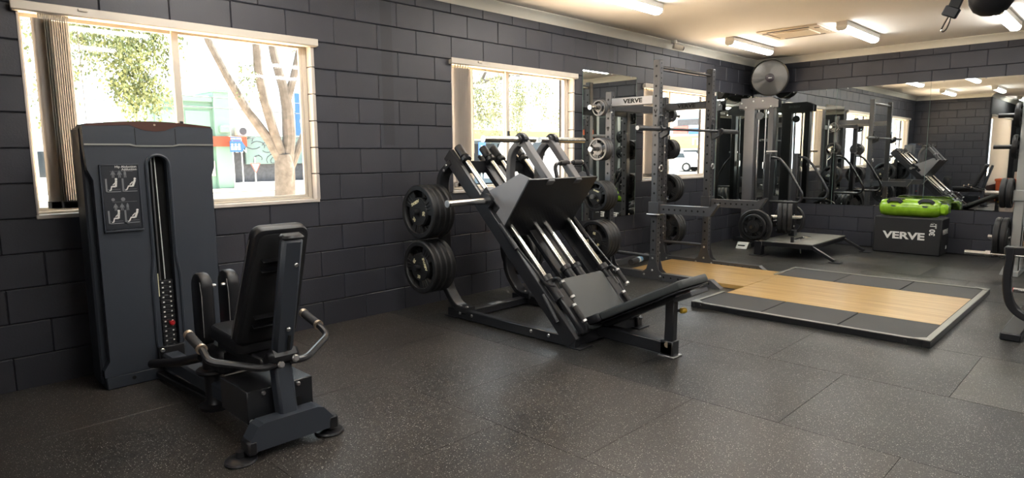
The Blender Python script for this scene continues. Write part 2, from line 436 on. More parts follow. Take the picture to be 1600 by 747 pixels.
BLOCK_ME = {}
def blocks(wall, o, ux, n, length, holes, phase, zmax=2.70, skip=None):
    """concrete blocks in running bond, each an object under its wall; n points into the room"""
    o, ux, n = V(o), V(ux), V(n); P = .392; cnt = 0
    for r in range(14):
        z0, z1 = max(-.01+.2*r, -.01), min(.19+.2*r, zmax)
        if z1-z0 < .03: continue
        ph = phase+(P/2 if r % 2 else 0); k = math.floor((-ph)/P)
        while ph+k*P < length:
            a, b = max(ph+k*P, 0), min(ph+(k+1)*P, length); k += 1
            if b-a < .03: continue
            for (p, q, s0, s1) in rect_cut(a, b, z0, z1, [h for h in holes if h[0] < b and h[1] > a and h[2] < z1 and h[3] > z0]):
                if q-p < .02 or s1-s0 < .02: continue
                if skip and p > skip[0] and q < skip[1] and s0 > skip[2] and s1 < skip[3]: continue
                w, h = round(q-p-.002, 3), round(s1-s0-.003, 3)
                key = (w, h, tuple(round(x, 2) for x in n))
                if key not in BLOCK_ME:
                    mb = MB(); R = Matrix((ux, n, Z)).transposed(); mb.box((0, 0, 0), (w, .03, h), .0055, R)
                    BLOCK_ME[key] = mb.mesh('concrete_block', smooth=False); BLOCK_ME[key].materials.append(g('painted_block'))
                ob = bpy.data.objects.new('concrete_block', BLOCK_ME[key]); COL.objects.link(ob); ob.parent = wall
                ob.location = o+ux*((p+q)/2)+Z*((s0+s1)/2)+n*(-.015+random.uniform(-.0012, .0012)); cnt += 1
    return cnt

# window wall (plane y = 0, room on the -y side)
holes = [(a, b, *WZ) for a, b in WIN]
mb = MB()
for a, b, z0, z1 in rect_cut(XN-.2, XB+.2, -.02, CZ+.05, holes): mb.bx(a, b, .009, .20, z0, z1)
wall_left = struct('wall_left', mb, 'mortar')
nb = blocks(wall_left, (XN, 0, 0), (1, 0, 0), (0, -1, 0), XB-XN, [(a-XN, b-XN, c, d) for a, b, c, d in holes], (2.865-XN) % .392)
# mirror wall (plane x = XB, room on the -x side)
wall_back = struct('wall_back', MB().bx(XB+.009, XB+.2, YF-.2, .2, -.02, CZ+.05), 'mortar')
blocks(wall_back, (XB, 0, 0), (0, -1, 0), (-1, 0, 0), -YF, [], (1.441) % .392, skip=(-1, 4.82, .6, 2.2))
# short wall behind the camera's left, and the jog with its blind-covered window
wall_front = struct('wall_front', MB().bx(XN-.2, XN-.009, YJ-.011, .2, -.02, CZ+.05), 'mortar')
blocks(wall_front, (XN, YJ, 0), (0, 1, 0), (1, 0, 0), -YJ, [], .1)
JW = (-3.1, -0.15, .45, 2.22)
mb = MB()
for a, b, z0, z1 in rect_cut(XF, XN-.2, -.02, CZ+.05, [JW]): mb.bx(a, b, YJ-.01, YJ+.15, z0, z1)
struct('wall_jog', mb, 'plain_wall')
struct('wall_end', MB().bx(XF-.2, XF, YF-.2, YJ+.2, -.02, CZ+.05), 'plain_wall')
struct('wall_right', MB().bx(XF-.2, XB+.2, YF-.2, YF, -.02, CZ+.05), 'plain_wall')
struct('ceiling', MB().bx(XF-.2, XB+.2, YF-.2, .2, CZ, CZ+.12), 'ceiling_paint')

# cornice: cove section along the walls
def cornice(name, p0, p1, n):
    p0, p1, n = V(p0), V(p1), V(n)
    sec = [(0, 0), (0, -.085), (.008, -.088), (.012, -.078), (.03, -.05), (.055, -.025), (.085, -.012), (.092, -.006), (.09, 0)]
    mb = MB(); mb.prism(sec, p0+Z*CZ, n, Z, p1-p0)
    o = new_obj(name, mb.mesh(name), 'cornice_paint'); return tag(o, kind='structure')
cornice('trim_1', (XN, 0, 0), (XB, 0, 0), (0, -1, 0))
cornice('trim_2', (XB, 0, 0), (XB, YF, 0), (-1, 0, 0))
cornice('trim_3', (XN, 0, 0), (XN, YJ-.01, 0), (1, 0, 0))
cornice('trim_4', (XF, YJ-.01, 0), (XN+.09, YJ-.01, 0), (0, -1, 0))
cornice('trim_5', (XF, YF, 0), (XB, YF, 0), (0, 1, 0))
cornice('trim_6', (XF, YF, 0), (XF, YJ, 0), (1, 0, 0))

# floor of rubber tiles, strips between x lines with staggered seams
floor = struct('floor', MB().bx(XF, XB+.02, YF, .02, -.06, -.016), 'black_matte')
tile_me = {}
xs = [2.11+.968*k for k in range(-7, 9)]
for i in range(len(xs)-1):
    off = (-3.885 if i % 2 else -3.35)
    y = off+5
    while y > YF:
        a, b = max(y-1.0, YF), min(y, 0.0); x0, x1 = max(xs[i], XF), min(xs[i+1], XB)
        y -= 1.0
        if b-a < .05 or x1-x0 < .05: continue
        key = (round(x1-x0, 3), round(b-a, 3))
        if key not in tile_me:
            tile_me[key] = MB().box((0, 0, -.008), (key[0]-.0016, key[1]-.0016, .016), .001).mesh('rubber_tile', smooth=False)
            tile_me[key].materials.append(g('speckled_rubber'))
        t = bpy.data.objects.new('rubber_tile', tile_me[key]); COL.objects.link(t); t.parent = floor
        t.location = ((x0+x1)/2, (a+b)/2, random.uniform(-.0012, 0))
        # batches of tiles of different age: warmer and paler ones by the camera, one pale replacement tile
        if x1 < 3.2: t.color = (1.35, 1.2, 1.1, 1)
        elif abs(x0-4.046) < .1 and a < -4.5 and b > -4.5: t.color = (3.6, 3.6, 3.2, 1)
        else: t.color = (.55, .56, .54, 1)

# windows
def window(i, a, b, mull, blinds, latch_x):
    w = bpy.data.objects.new('window_%d' % i, None); COL.objects.link(w); w.location = ((a+b)/2, .1, WZ[0]); tag(w, kind='structure')
    loc = V(w.location); z0, z1 = WZ
    def p(name, mb, m, parent=None, kind=None):
        o = new_obj(name, mb.mesh(name, loc), m, parent or w); return o
    # painted reveal of block ends and sill
    mb = MB().bx(a-.006, a+.004, -.004, .16, z0, z1); p('reveal', mb, 'reveal_cream')
    for k in range(6):
        p('reveal_block', MB().bx(b-.012, b+.016, -.012, .16, z0+.2*k+.003, min(z0+.2*(k+1)-.003, z1), .003), 'reveal_cream')
    p('sill', MB().bx(a-.01, b+.01, -.012, .18, z0-.018, z0+.006, .003), 'reveal_cream')
    p('head', MB().bx(a, b, .0, .18, z1-.006, z1+.012), 'reveal_cream')
    # aluminium frame
    fl, f, y0, y1 = .016, .035, .06, .13; xe = b-.012-f
    p('frame', MB().bx(a, b, y0, y1, z1-.03, z1-.005, .004).bx(a, b, y0, y1, z0+.005, z0+.022, .004).bx(a+.003, a+fl, y0, y1, z0+.02, z1-.025, .003).bx(xe, b-.012, y0, y1, z0+.02, z1-.025, .004), 'cream_metal')
    s1 = p('sash', MB().bx(a+fl, mull+.02, .10, .125, z1-.055, z1-.03, .003).bx(a+fl, mull+.02, .10, .125, z0+.022, z0+.042, .003).bx(a+fl, a+fl+.012, .10, .125, z0+.04, z1-.05, .003).bx(mull-.015, mull+.02, .10, .125, z0+.04, z1-.05, .003), 'cream_metal')
    p('pane', MB().bx(a+fl+.012, mull-.015, .112, .115, z0+.042, z1-.055), 'window_glass', s1)
    s2 = p('sash', MB().bx(mull-.02, xe, .065, .09, z1-.055, z1-.03, .003).bx(mull-.02, xe, .065, .09, z0+.022, z0+.042, .003).bx(mull-.022, mull+.022, .062, .09, z0+.04, z1-.05, .003).bx(xe-.022, xe, .065, .09, z0+.04, z1-.05, .003), 'cream_metal')
    p('pane', MB().bx(mull+.022, xe-.022, .077, .08, z0+.042, z1-.055), 'window_glass', s2)
    p('latch', MB().bx(mull-.012, mull+.012, .045, .066, 1.50, 1.57, .004), 'black_satin', s2)
    return w
window(1, *WIN[0], 1.535, True, 0); window(2, *WIN[1], 4.62, True, 0); window(3, *WIN[2], 7.68, True, 0)

def blind(a, b, x0, x1, n, label, drop=1.10, flat=0):
    t = T('vertical_blind', label, 'blind', (a, -.01, WZ[1]), 'vertical blinds drawn to the side of the windows')
    t.part('headrail', MB().bx(a-.03, b+.03, -.045, .03, 2.145, 2.185, .004).bx(a-.035, b+.035, -.05, -.04, 2.15, 2.2, .003), 'cream_metal')
    t.part('rail_clip', MB().bx(a+.28, a+.33, -.06, -.03, 2.178, 2.192, .003), 'cream_metal')
    for k in range(n):
        x = x0+(x1-x0)*k/max(n-1, 1); w = .089; an = math.radians(flat if flat else (74 if k > 2 else 22))
        c, s_ = math.cos(an)*w/2, math.sin(an)*w/2
        zb = 2.14-drop-.002*(k % 3)
        # gently curved slat
        vs = []
        for j in range(5):
            u = (j-2)/2; bow = .008*(1-u*u)
            vs.append((x+c*u-s_/(w/2)*bow, -.002+s_*u+c/(w/2)*bow))
        mb = MB(); sec = vs+[(p_[0]+.0012, p_[1]+.0012) for p_ in vs[::-1]]
        mb.prism(sec, (0, 0, zb), (1, 0, 0), (0, 1, 0), (0, 0, 2.12-zb))
        sl = t.part('slat', mb, 'blind_fabric')
        t.part('hanger', MB().bx(x-.004, x+.004, -.006, .004, 2.118, 2.15), 'cream_metal', sl)
        t.part('bottom_weight', MB().box((x, -.002, zb+.022), (.008+abs(math.cos(an))*.08, .008+abs(math.sin(an))*.08, .04), .002), 'blind_fabric', sl)
    t.part('bead_chain', MB().cyl((x1+.04, -.02, 2.13), (x1+.045, -.02, 1.35), .0022, n=6), 'cream_metal')
    return t
blind(*WIN[0], .795, .935, 14, 'vertical blind bunched beside the grey weight tower, in the largest window')
blind(*WIN[1], 3.885, 4.04, 6, 'vertical blind gathered behind the stacked rails of the leg press window', flat=-24)
blind(*WIN[2], 7.01, 7.33, 8, 'vertical blind in the window seen through the power rack', flat=-24)
# jog window with closed blind, seen only in the mirror
w4 = bpy.data.objects.new('window_4', None); COL.objects.link(w4); w4.location = (-1.6, YJ, .45); tag(w4, kind='structure')
new_obj('frame', MB().bx(JW[0], JW[1], YJ+.05, YJ+.12, 2.17, 2.22).bx(JW[0], JW[1], YJ+.05, YJ+.12, .45, .5).bx(JW[0], JW[0]+.05, YJ+.05, YJ+.12, .5, 2.17).bx(JW[1]-.05, JW[1], YJ+.05, YJ+.12, .5, 2.17).mesh('frame', w4.location), 'cream_metal', w4)
new_obj('pane', MB().bx(JW[0]+.05, JW[1]-.05, YJ+.08, YJ+.084, .5, 2.17).mesh('pane', w4.location), 'window_glass', w4)
t = T('vertical_blind', 'closed cream vertical blind reflected in the mirror behind the orange crate', 'blind', (-1.6, YJ, 2.2), 'vertical blinds drawn to the side of the windows')
t.part('headrail', MB().bx(JW[0]-.05, JW[1]+.05, YJ-.08, YJ-.02, 2.2, 2.25, .004), 'cream_metal')
for k in range(34):
    x = JW[0]+.03+k*.0875
    t.part('slat', MB().box((x, YJ-.05, 1.33), (.088, .002, 1.74), 0, Matrix.Rotation(.28, 3, 'Z')), 'blind_fabric')

# mirrors
def mirror(label, x0, x1, y0, y1, z0, z1, n):
    t = T('wall_mirror', label, 'mirror', ((x0+x1)/2, (y0+y1)/2, z0), 'frameless wall mirrors')
    n = V(n); a = .0015
    t.part('glass', MB().bx(x0+(a if n.y else 0), x1-(a if n.y else 0), y0+(a if n.x else 0), y1-(a if n.x else 0), z0, z1), 'mirror', smooth=False)
    e = MB()
    if n.x:
        e.bx(x0+.0005, x1+.001, y0, y0+a, z0, z1).bx(x0+.0005, x1+.001, y1-a, y1, z0, z1)
        cl = [(x0-.002, y0+(y1-y0)*f_, zz) for f_ in (.12, .5, .88) for zz in (z0+.012, z1-.008)]
    else:
        e.bx(x0, x0+a, y0-.001, y1-.0005, z0, z1).bx(x1-a, x1, y0-.001, y1-.0005, z0, z1)
        cl = [(x0+(x1-x0)*f_, y0-.002, zz) for f_ in (.12, .5, .88) for zz in (z0+.012, z1-.008)]
    t.part('edge', e, 'mirror_edge')
    t.bolts(cl, n, .008, .006, 'steel')
ys = [0.0-.02, -1.262, -2.425, -3.6, -4.8]
mlab = ['mirror pane on the end wall in the corner under the round fan', 'mirror pane on the end wall above the belt squat platform', 'mirror pane on the end wall behind the lime green bag', 'mirror pane on the end wall behind the white-post machine']
for k in range(4): mirror(mlab[k], XB-.006, XB, ys[k+1], ys[k], .57, 2.245, (-1, 0, 0))
mirror('mirror on the window wall behind the plates of the power rack', 5.735, 6.79, -.006, 0, .577, 2.26, (0, -1, 0))
mirror('mirror on the window wall beside the cable tower corner', 8.86, 10.02, -.006, 0, .6, 2.22, (0, -1, 0))

# ceiling fittings
def batten(x0, x1, y, label):
    t = T('ceiling_light', label, 'light', ((x0+x1)/2, y, CZ), 'batten lights on the ceiling')
    t.part('housing', MB().bx(x0, x1, y-.058, y+.058, CZ-.052, CZ, .004), 'lamp_body')
    sec = [(-.054, -.050), (-.052, -.066), (-.042, -.088), (-.02, -.098), (.02, -.098), (.042, -.088), (.052, -.066), (.054, -.050)]
    t.part('diffuser', MB().prism(sec, (x0+.02, y, CZ), (0, 1, 0), Z, (x1-x0-.04, 0, 0)), 'diffuser')
    for xe in (x0, x1-.02): t.part('end_cap', MB().prism([(a*1.08, b*1.04+.002) for a, b in sec], (xe, y, CZ), (0, 1, 0), Z, (.02, 0, 0)), 'lamp_body')
names = {(1, 0): 'batten light cut by the top edge of the photo above the leg press', (2, 0): 'batten light beside the ceiling air vent near the window wall', (2, 1): 'batten light between the ceiling air vent and the hanging ball', (2, 2): 'batten light partly hidden by the black hanging ball'}
for i, (xa, xb) in enumerate([(1.25, 2.45), (4.38, 5.58), (7.74, 8.94), (-2.6, -1.4)]):
    for j, y in enumerate([-.72 if i == 2 else -1.05, -2.02, -3.36, -4.7, -6.1]):
        if i == 3 and j == 0: continue
        if i == 2 and j == 2: xa_, xb_ = 8.06, 9.26
        else: xa_, xb_ = xa, xb
        batten(xa_, xb_, y, names.get((i, j), 'batten light in the %s row from the windows, above the %s' % (('first', 'second', 'third', 'fourth', 'fifth')[j], ('abductor machine end', 'leg press side', 'mirror wall end', 'entrance end of the gym')[i])))
t = T('ceiling_vent', 'square cream air conditioning cassette in the ceiling', 'vent', (7.99, -1.44, CZ))
t.part('frame', MB().bx(7.66, 8.32, -1.79, -1.09, CZ-.02, CZ, .006), 'ac_white')
t.part('grille', MB().bx(7.80, 8.18, -1.65, -1.23, CZ-.034, CZ-.018, .006), 'ac_white')
for (a, b, c, d) in ((7.70, 7.74, -1.68, -1.20), (8.24, 8.28, -1.68, -1.20), (7.79, 8.19, -1.77, -1.71), (7.79, 8.19, -1.17, -1.11)):
    s_ = t.part('air_slot', MB().bx(a, b, c, d, CZ-.0225, CZ-.018), 'dark_slot')
    t.part('flap', MB().box(((a+b)/2, (c+d)/2, CZ-.024), ((b-a)*.9, (d-c)*.9, .003), 0), 'ac_white', s_) if b-a > .1 else None
t = T('security_camera', 'small security camera on the cornice above the power rack', 'camera', (7.43, -.12, CZ-.03))
t.part('bracket', MB().cyl((7.43, -.13, CZ), (7.43, -.13, CZ-.04), .035).cyl((7.43, -.13, CZ-.04), (7.45, -.15, CZ-.07), .012), 'lamp_body')
b_ = t.part('body', MB().cyl((7.42, -.13, CZ-.075), (7.52, -.20, CZ-.10), .032), 'lamp_body')
t.part('lens', MB().cyl((7.515, -.1965, CZ-.099), (7.53, -.207, CZ-.1025), .026), 'hole_black', b_)

# ================================================================ HIP ABDUCTOR MACHINE
def rounded_pad(mb, o, ux, uy, un, w, h, th, r=.04, wt=None, bev=.012):
    """upholstered pad: rounded outline in the ux/uy plane (h along uy from o), thickness along un, rolled edges"""
    o, ux, uy, un = V(o), V(ux).normalized(), V(uy).normalized(), V(un).normalized(); wt = w if wt is None else wt
    out = []
    for (cx, cy, a0, ww) in ((w/2-r, r, -PI/2, w), (wt/2-r, h-r, 0, wt), (-wt/2+r, h-r, PI/2, wt), (-w/2+r, r, PI, w)):
        for k in range(6):
            a = a0+PI/2*k/5; out.append((cx+r*math.cos(a), cy+r*math.sin(a)))
    n = len(out); cxm = 0; cym = h/2; rings = []
    for t, ins in ((-th/2, bev), (-th/2+bev*.35, bev*.3), (-th/2+bev, 0), (th/2-bev, 0), (th/2-bev*.35, bev*.3), (th/2, bev)):
        ring = []
        for x, y in out:
            dx, dy = x-cxm, y-cym; L_ = math.hypot(dx, dy); ring.append(o+ux*(x-dx/L_*ins)+uy*(y-dy/L_*ins)+un*t)
        rings.append(ring)
    vs = [v for r_ in rings for v in r_]; fs = []
    for i in range(len(rings)-1):
        for k in range(n):
            a, b = i*n+k, i*n+(k+1) % n; fs.append((a, b, b+n, a+n))
    fs.append(tuple(range(n))[::-1]); fs.append(tuple((len(rings)-1)*n+k for k in range(n)))
    return mb.add(vs, fs)

t = T('hip_abductor_machine', 'dark grey hip abductor machine with seat and tall weight tower below the largest window', 'gym machine', (1.25, -1.1, 0))
# tower
TX0, TX1, TY = .845, 1.555, -.39
t.part('rear_shell', MB().bx(.868, 1.568, -.335, -.15, .02, 1.50, .01), 'tower_grey', smooth=False)
def slot_panel(x0, x1, z0, z1, sx, sw, s0, s1, y, d):
    inner = []; outer = []; r = sw/2; K = 10
    for k in range(K+1):
        a = PI*k/K; inner.append((sx+r*math.cos(a), s1-r+r*math.sin(a)))
        u = k/K; outer.append((x1+(x0-x1)*u, z1))
    for k in range(K+1):
        a = PI+PI*k/K; inner.append((sx+r*math.cos(a), s0+r+r*math.sin(a)))
        u = k/K; outer.append((x0+(x1-x0)*u, z0))
    n = len(inner); mb = MB()
    vs = [(x, y, z) for x, z in outer]+[(x, y, z) for x, z in inner]+[(x, y+d, z) for x, z in outer]+[(x, y+d, z) for x, z in inner]
    fs = []
    for k in range(n):
        j = (k+1) % n
        fs += [(k, j, n+j, n+k), (n+k, n+j, 3*n+j, 3*n+k), (k, 2*n+k, 2*n+j, j)]
    return mb.add(vs, fs)
t.part('front_panel', slot_panel(1.13, 1.345, .08, 1.405, 1.237, .098, .165, 1.345, TY, .055), 'tower_grey')
wl = [(.873, .075), (.873, .115), (.905, .165), (.905, 1.21), (.88, 1.27), (.873, 1.405), (1.13, 1.405), (1.13, .075)]
t.part('side_fascia', MB().prism(wl, (0, TY, 0), (1, 0, 0), Z, (0, .055, 0)), 'tower_grey', smooth=False)
wr = [(1.563, .075), (1.563, .115), (1.54, .165), (1.54, 1.21), (1.56, 1.27), (1.563, 1.405), (1.345, 1.405), (1.345, .075)]
t.part('side_fascia', MB().prism(wr, (0, TY, 0), (1, 0, 0), Z, (0, .055, 0)), 'tower_grey', smooth=False)
# raised lip around the slot
lip = []
for k in range(13):
    a = PI*k/12; lip.append((1.237+.062*math.cos(a), TY-.004, 1.285+.062*math.sin(a)))
lipb = [(1.237-.062, TY-.004, .75), (1.237-.078, TY-.004, .62), (1.237-.078, TY-.004, .24)]
for k in range(13):
    a = PI+PI*k/12; lipb.append((1.237+.078*math.cos(a), TY-.004, .225+.078*math.sin(a)))
lipb += [(1.237+.078, TY-.004, .62), (1.237+.062, TY-.004, .75), lip[0]]
t.part('slot_lip', MB().tube(lip+lipb, .009, 6), 'tower_grey')
top = [(.873, 1.405), (.873, 1.50), (.885, 1.518)]+[(.885+(1.552-.885)*k/12, 1.518+.022*math.sin(PI*k/12)) for k in range(1, 12)]+[(1.552, 1.518), (1.563, 1.50), (1.563, 1.405)]
cap = t.part('head_cover', MB().prism(top, (0, TY-.004, 0), (1, 0, 0), Z, (0, .17, 0)), 'tower_grey', smooth=False)
st = [(.876, 1.402), (1.10, 1.402), (1.13, 1.394), (1.33, 1.394), (1.36, 1.402), (1.562, 1.402)]
t.part('accent_stripe', MB().prism(st+[(x, z+.009) for x, z in st[::-1]], (0, TY-.007, 0), (1, 0, 0), Z, (0, .01, 0)), 'stripe', smooth=False)
up_ = [(.885+(1.552-.885)*k/12, 1.5185+.022*math.sin(PI*k/12)) for k in range(13)]
lo_ = [(1.552, 1.510), (1.36, 1.516), (1.33, 1.505), (1.29, 1.488), (1.237, 1.482), (1.18, 1.488), (1.14, 1.502), (1.11, 1.516), (.885, 1.508)]
t.part('reflection_band', MB().prism(up_+lo_, (0, TY-.006, 0), (1, 0, 0), Z, (0, .015, 0)), 'reflection_brown', cap, smooth=False)  # brown reflection along the glossy head top, put into colour as a band
t.part('cap_screw', MB().cyl((1.235, TY-.010, 1.52), (1.235, TY-.004, 1.52), .006, n=8), 'brass_end', cap)
for gx in (1.128, 1.3435): t.part('head_groove', MB().bx(gx, gx+.0035, TY-.0046, TY-.003, 1.405, 1.50), 'hole_black', cap)
t.part('skirt', MB().bx(.88, 1.555, TY-.002, -.16, .0, .076, .006), 'tower_grey')
t.part('levelling_hole', MB().cyl((1.02, TY-.0045, .045), (1.02, TY-.001, .045), .011, n=10), 'hole_black')
# placard
ox, oz = 1.035, 1.105
pl = t.part('placard', MB().bx(.942, 1.128, TY-.010, TY+.002, .925, 1.29, .003), 'placard_grey')
t.part('placard_rim', MB().bx(.935, 1.135, TY-.013, TY, 1.288, 1.296, .002).bx(.935, 1.135, TY-.016, TY, .912, .924, .002).bx(.935, .943, TY-.013, TY, .92, 1.29, .002).bx(1.127, 1.135, TY-.013, TY, .92, 1.29, .002), 'tower_grey')
PY = TY-.0112
def sit(mb, x, z, lean, s=1.):
    q = lambda a, b, c, d, w: mb.beam((x+a*s, PY, z+b*s), (x+c*s, PY, z+d*s), w*s, .001, 0, (0, 1, 0))
    mb.cyl((x+.012*s+lean*.01, PY+.0005, z+.047*s), (x+.012*s+lean*.01, PY-.0005, z+.047*s), .0065*s, n=10)
    q(.008, .004, .012+lean*.01, .04, .011); q(.008, .005, -.012, .006, .008); q(-.012, .008, -.018-lean*.006, -.016, .006); q(-.018-lean*.006, -.016, -.026-lean*.006, -.016, .004); q(.01, .03, -.006, .014, .005)
prt = MB()
for zc in (1.165, .985):
    for xc in (.995, 1.078):
        prt.bx(xc-.037, xc-.028, PY-.0005, PY+.0005, zc-.026, zc+.05)
        prt.bx(xc-.037, xc+.038, PY-.0005, PY+.0005, zc-.026, zc-.021)
        prt.bx(xc-.03, xc+.036, PY-.0004, PY+.0004, zc-.012, zc-.010)
t.part('pictogram_frames', prt, 'grey_print', pl, smooth=False)
prt = MB()
for zc in (1.165, .985):
    sit(prt, .995+.006, zc, 0); sit(prt, 1.078+.008, zc, 1)
t.part('pictogram_figures', prt, 'white_print', pl, smooth=False, kind='stuff')
prt = MB()
for zc in (1.238, 1.052):
    for k, xc in enumerate((1.0, 1.032, 1.06)):
        prt.cyl((xc, PY+.0005, zc+.018), (xc, PY-.0005, zc+.018), .0038, n=8); prt.bx(xc-.006, xc+.006, PY-.0005, PY+.0005, zc-.002, zc+.014)
        for s_ in (-1, 1):
            prt.beam((xc+s_*.003, PY, zc), (xc+s_*.004, PY, zc-.018), .0042, .001, 0, (0, 1, 0))
            if k < 2: prt.beam((xc+s_*.006, PY, zc+.012), (xc+s_*.011, PY, zc-.003), .003, .001, 0, (0, 1, 0))
t.part('muscle_figures', prt, 'grey_print', pl, smooth=False, kind='stuff')
t.part('print_rules', MB().bx(.985, 1.10, PY-.0005, PY+.0005, 1.255, 1.2565).bx(.985, 1.11, PY-.0005, PY+.0005, 1.082, 1.0835).cyl((.99, PY, 1.097), (.99, PY-.0006, 1.097), .009, n=10).cyl((1.04, PY, 1.097), (1.04, PY-.0006, 1.097), .011, n=10), 'grey_print', pl, smooth=False)
t.text('Hip Abduction', .0185, (1.066, PY-.0005, 1.281), (1, 0, 0), Z, 'white_print', pl, bold=.01, depth=.0003)
t.text('Adduction', .0185, (1.083, PY-.0005, 1.266), (1, 0, 0), Z, 'white_print', pl, bold=.01, depth=.0003)
# weight stack in the slot
stackz = .19
t.part('stack_well', MB().bx(1.17, 1.305, -.3375, -.3355, .14, 1.37), 'hole_black')
me_w = MB().bx(-.04, .04, -.014, .014, -.0145, .0145, .003).mesh('stack_plate')
me_n = MB().bx(-.026, -.016, -.0146, -.0140, -.004, .004).bx(.016, .024, -.0146, -.0140, -.004, .004).mesh('number_label')
for k in range(14):
    ob = new_obj('stack_plate', me_w, 'black_satin', t.o); ob.location = V(1.24, -.3515, stackz+.03*k)-t.loc
    nb_ = new_obj('number_label', me_n, 'white_print', ob)
t.part('guide_rod', MB().cyl((1.212, -.352, .5), (1.212, -.352, 1.34), .006), 'steel')
t.part('cable', MB().cyl((1.24, -.352, .60), (1.232, -.352, 1.345), .0032, n=8), 'white_print')
t.part('weight_label', MB().bx(1.178, 1.198, -.372, -.37, .50, .64), 'cream_print')
t.part('selector_pin', MB().cyl((1.243, -.362, .335), (1.243, -.41, .335), .007).lathe([(.0, 0), (.014, .003), (.017, .012), (.012, .022), (0, .025)], (1.243, -.4, .335), (0, -1, 0), 14), 'red_knob', label='red selector knob')
# frame
CX = 1.28
t.part('tower_bracket', MB().bx(1.155, 1.30, TY-.03, TY, .07, .20, .004), 'black_coat')
t.bolts([(1.175, TY-.03, .18), (1.175, TY-.03, .10)], (0, -1, 0), .013)
t.part('main_beam', MB().beam((1.22, -.40, .115), (1.26, -1.72, .105), .10, .09, .012), 'tower_grey')
t.part('lower_beam', MB().beam((1.16, -.36, .03), (1.22, -1.1, .03), .05, .035, .006), 'black_coat')
t.part('crank_arm', MB().tube([(1.09, -.50, .135), (1.16, -.75, .185), (1.2, -1.0, .26)], .026, 12, .1), 'black_coat')
t.part('pivot_column', MB().lathe([(.085, 0), (.088, .018), (.06, .03), (.05, .05), (.05, .19), (.085, .195), (.092, .205), (.085, .215), (.055, .22), (.05, .36)], (1.225, -1.09, 0), (0, 0, 1), 24), 'black_coat')
t.bolts([(1.205, -1.15, .10), (1.205, -1.15, .13)], (-.3, -1, 0), .011)
t.part('pivot_housing', MB().bx(1.19, 1.37, -1.28, -1.04, .22, .36, .02), 'black_coat')
# rear cross beam with splayed feet
sec = [(-.20, .045), (.215, .045), (.205, .10), (.16, .155), (.13, .165), (-.13, .165), (-.155, .155), (-.19, .10)]
t.part('rear_cross_beam', MB().prism(sec, (CX-.01, -1.875, 0), (1, 0, 0), Z, (0, .085, 0)), 'tower_grey', smooth=False)
t.part('beam_end', MB().bx(CX-.215, CX-.17, -1.878, -1.787, .03, .10, .01), 'black_coat')
t.part('beam_end', MB().bx(CX+.17, CX+.225, -1.878, -1.787, .03, .10, .01), 'black_coat')
for fx in (1.052, 1.480):
    t.part('rubber_foot', MB().lathe([(.066, 0), (.07, .006), (.066, .014), (.05, .02), (.022, .024), (.02, .05)], (fx, -1.82, 0), (0, 0, 1), 24), 'black_satin')
# cover box
bxm = MB().bx(1.125, 1.445, -1.745, -1.44, .12, .275, .004)
t.part('cover_box', bxm, 'black_gloss')
t.bolts([(1.14, -1.746, .135), (1.43, -1.746, .135), (1.20, -1.746, .255), (1.37, -1.746, .255)], (0, -1, 0), .011)
t.part('cover_slot', MB().bx(1.355, 1.385, -1.7475, -1.744, .13, .19), 'hole_black')
# column and backrest
def slab(p0, p1, w, d, b): return MB().beam(p0, p1, w, d, b, (0, 1, 0))
t.part('seat_column', slab((CX, -1.815, .08), (CX, -1.755, .44), .085, .075, .012), 'tower_grey')
t.part('hinge_plate', MB().beam((CX, -1.80, .385), (CX, -1.755, .445), .145, .11, .02, (0, 1, 0)), 'black_coat')
t.bolts([(CX-.035, -1.845, .40), (CX+.035, -1.845, .415)], (0, -1, .3), .017, .014)
t.part('backrest_post', slab((CX-.002, -1.79, .43), (CX, -1.945, .985), .098, .05, .016), 'tower_grey')
t.part('post_cap', slab((CX, -1.943, .978), (CX, -1.948, .998), .10, .052, .012), 'black_satin')
t.bolts([(CX+.02, -1.93, .86), (CX+.005, -1.855, .56)], (0, -1, -.27), .011)
t.part('adjust_slot', slab((CX+.01, -1.835, .455), (CX+.012, -1.853, .53), .012, .01, .002), 'hole_black')
pn = V(0, -1, -.39).normalized(); pu = V(0, -.39, 1).normalized()
pu = V(0, -.245, .56).normalized(); pn = V(0, -.56, -.245).normalized()
pad = t.part('back_pad', rounded_pad(MB(), V(CX, -1.60, .465), (1, 0, 0), pu, pn, .30, .615, .062, .045, .255, .016), 'vinyl')
t.part('pad_backing', rounded_pad(MB(), V(CX, -1.60, .485)+pn*.036, (1, 0, 0), pu, pn, .255, .575, .012, .04, .22, .003), 'black_matte', pad)
stt = []
t.part('stitching', MB().tube([V(CX-.152, -1.60, .5)+pu*.0+pn*.006, V(CX-.1305, -1.60, .5)+pu*.52+pn*.006], .0018, 5), 'stitch', pad)
for h in (.42, .47, .12, .17):
    t.part('pad_bracket', MB().beam(V(CX-.085, -1.60, .465)+pu*h+pn*.048, V(CX+.085, -1.60, .465)+pu*h+pn*.048, .006, .03, .001, pn), 'black_coat', pad)
t.part('seat_pad', rounded_pad(MB(), V(CX, -1.62, .445), (1, 0, 0), (0, 1, 0), Z, .25, .44, .075, .06, .22, .02), 'vinyl')
t.part('seat_bracket', MB().bx(CX-.07, CX+.07, -1.72, -1.2, .35, .41, .01), 'black_coat')
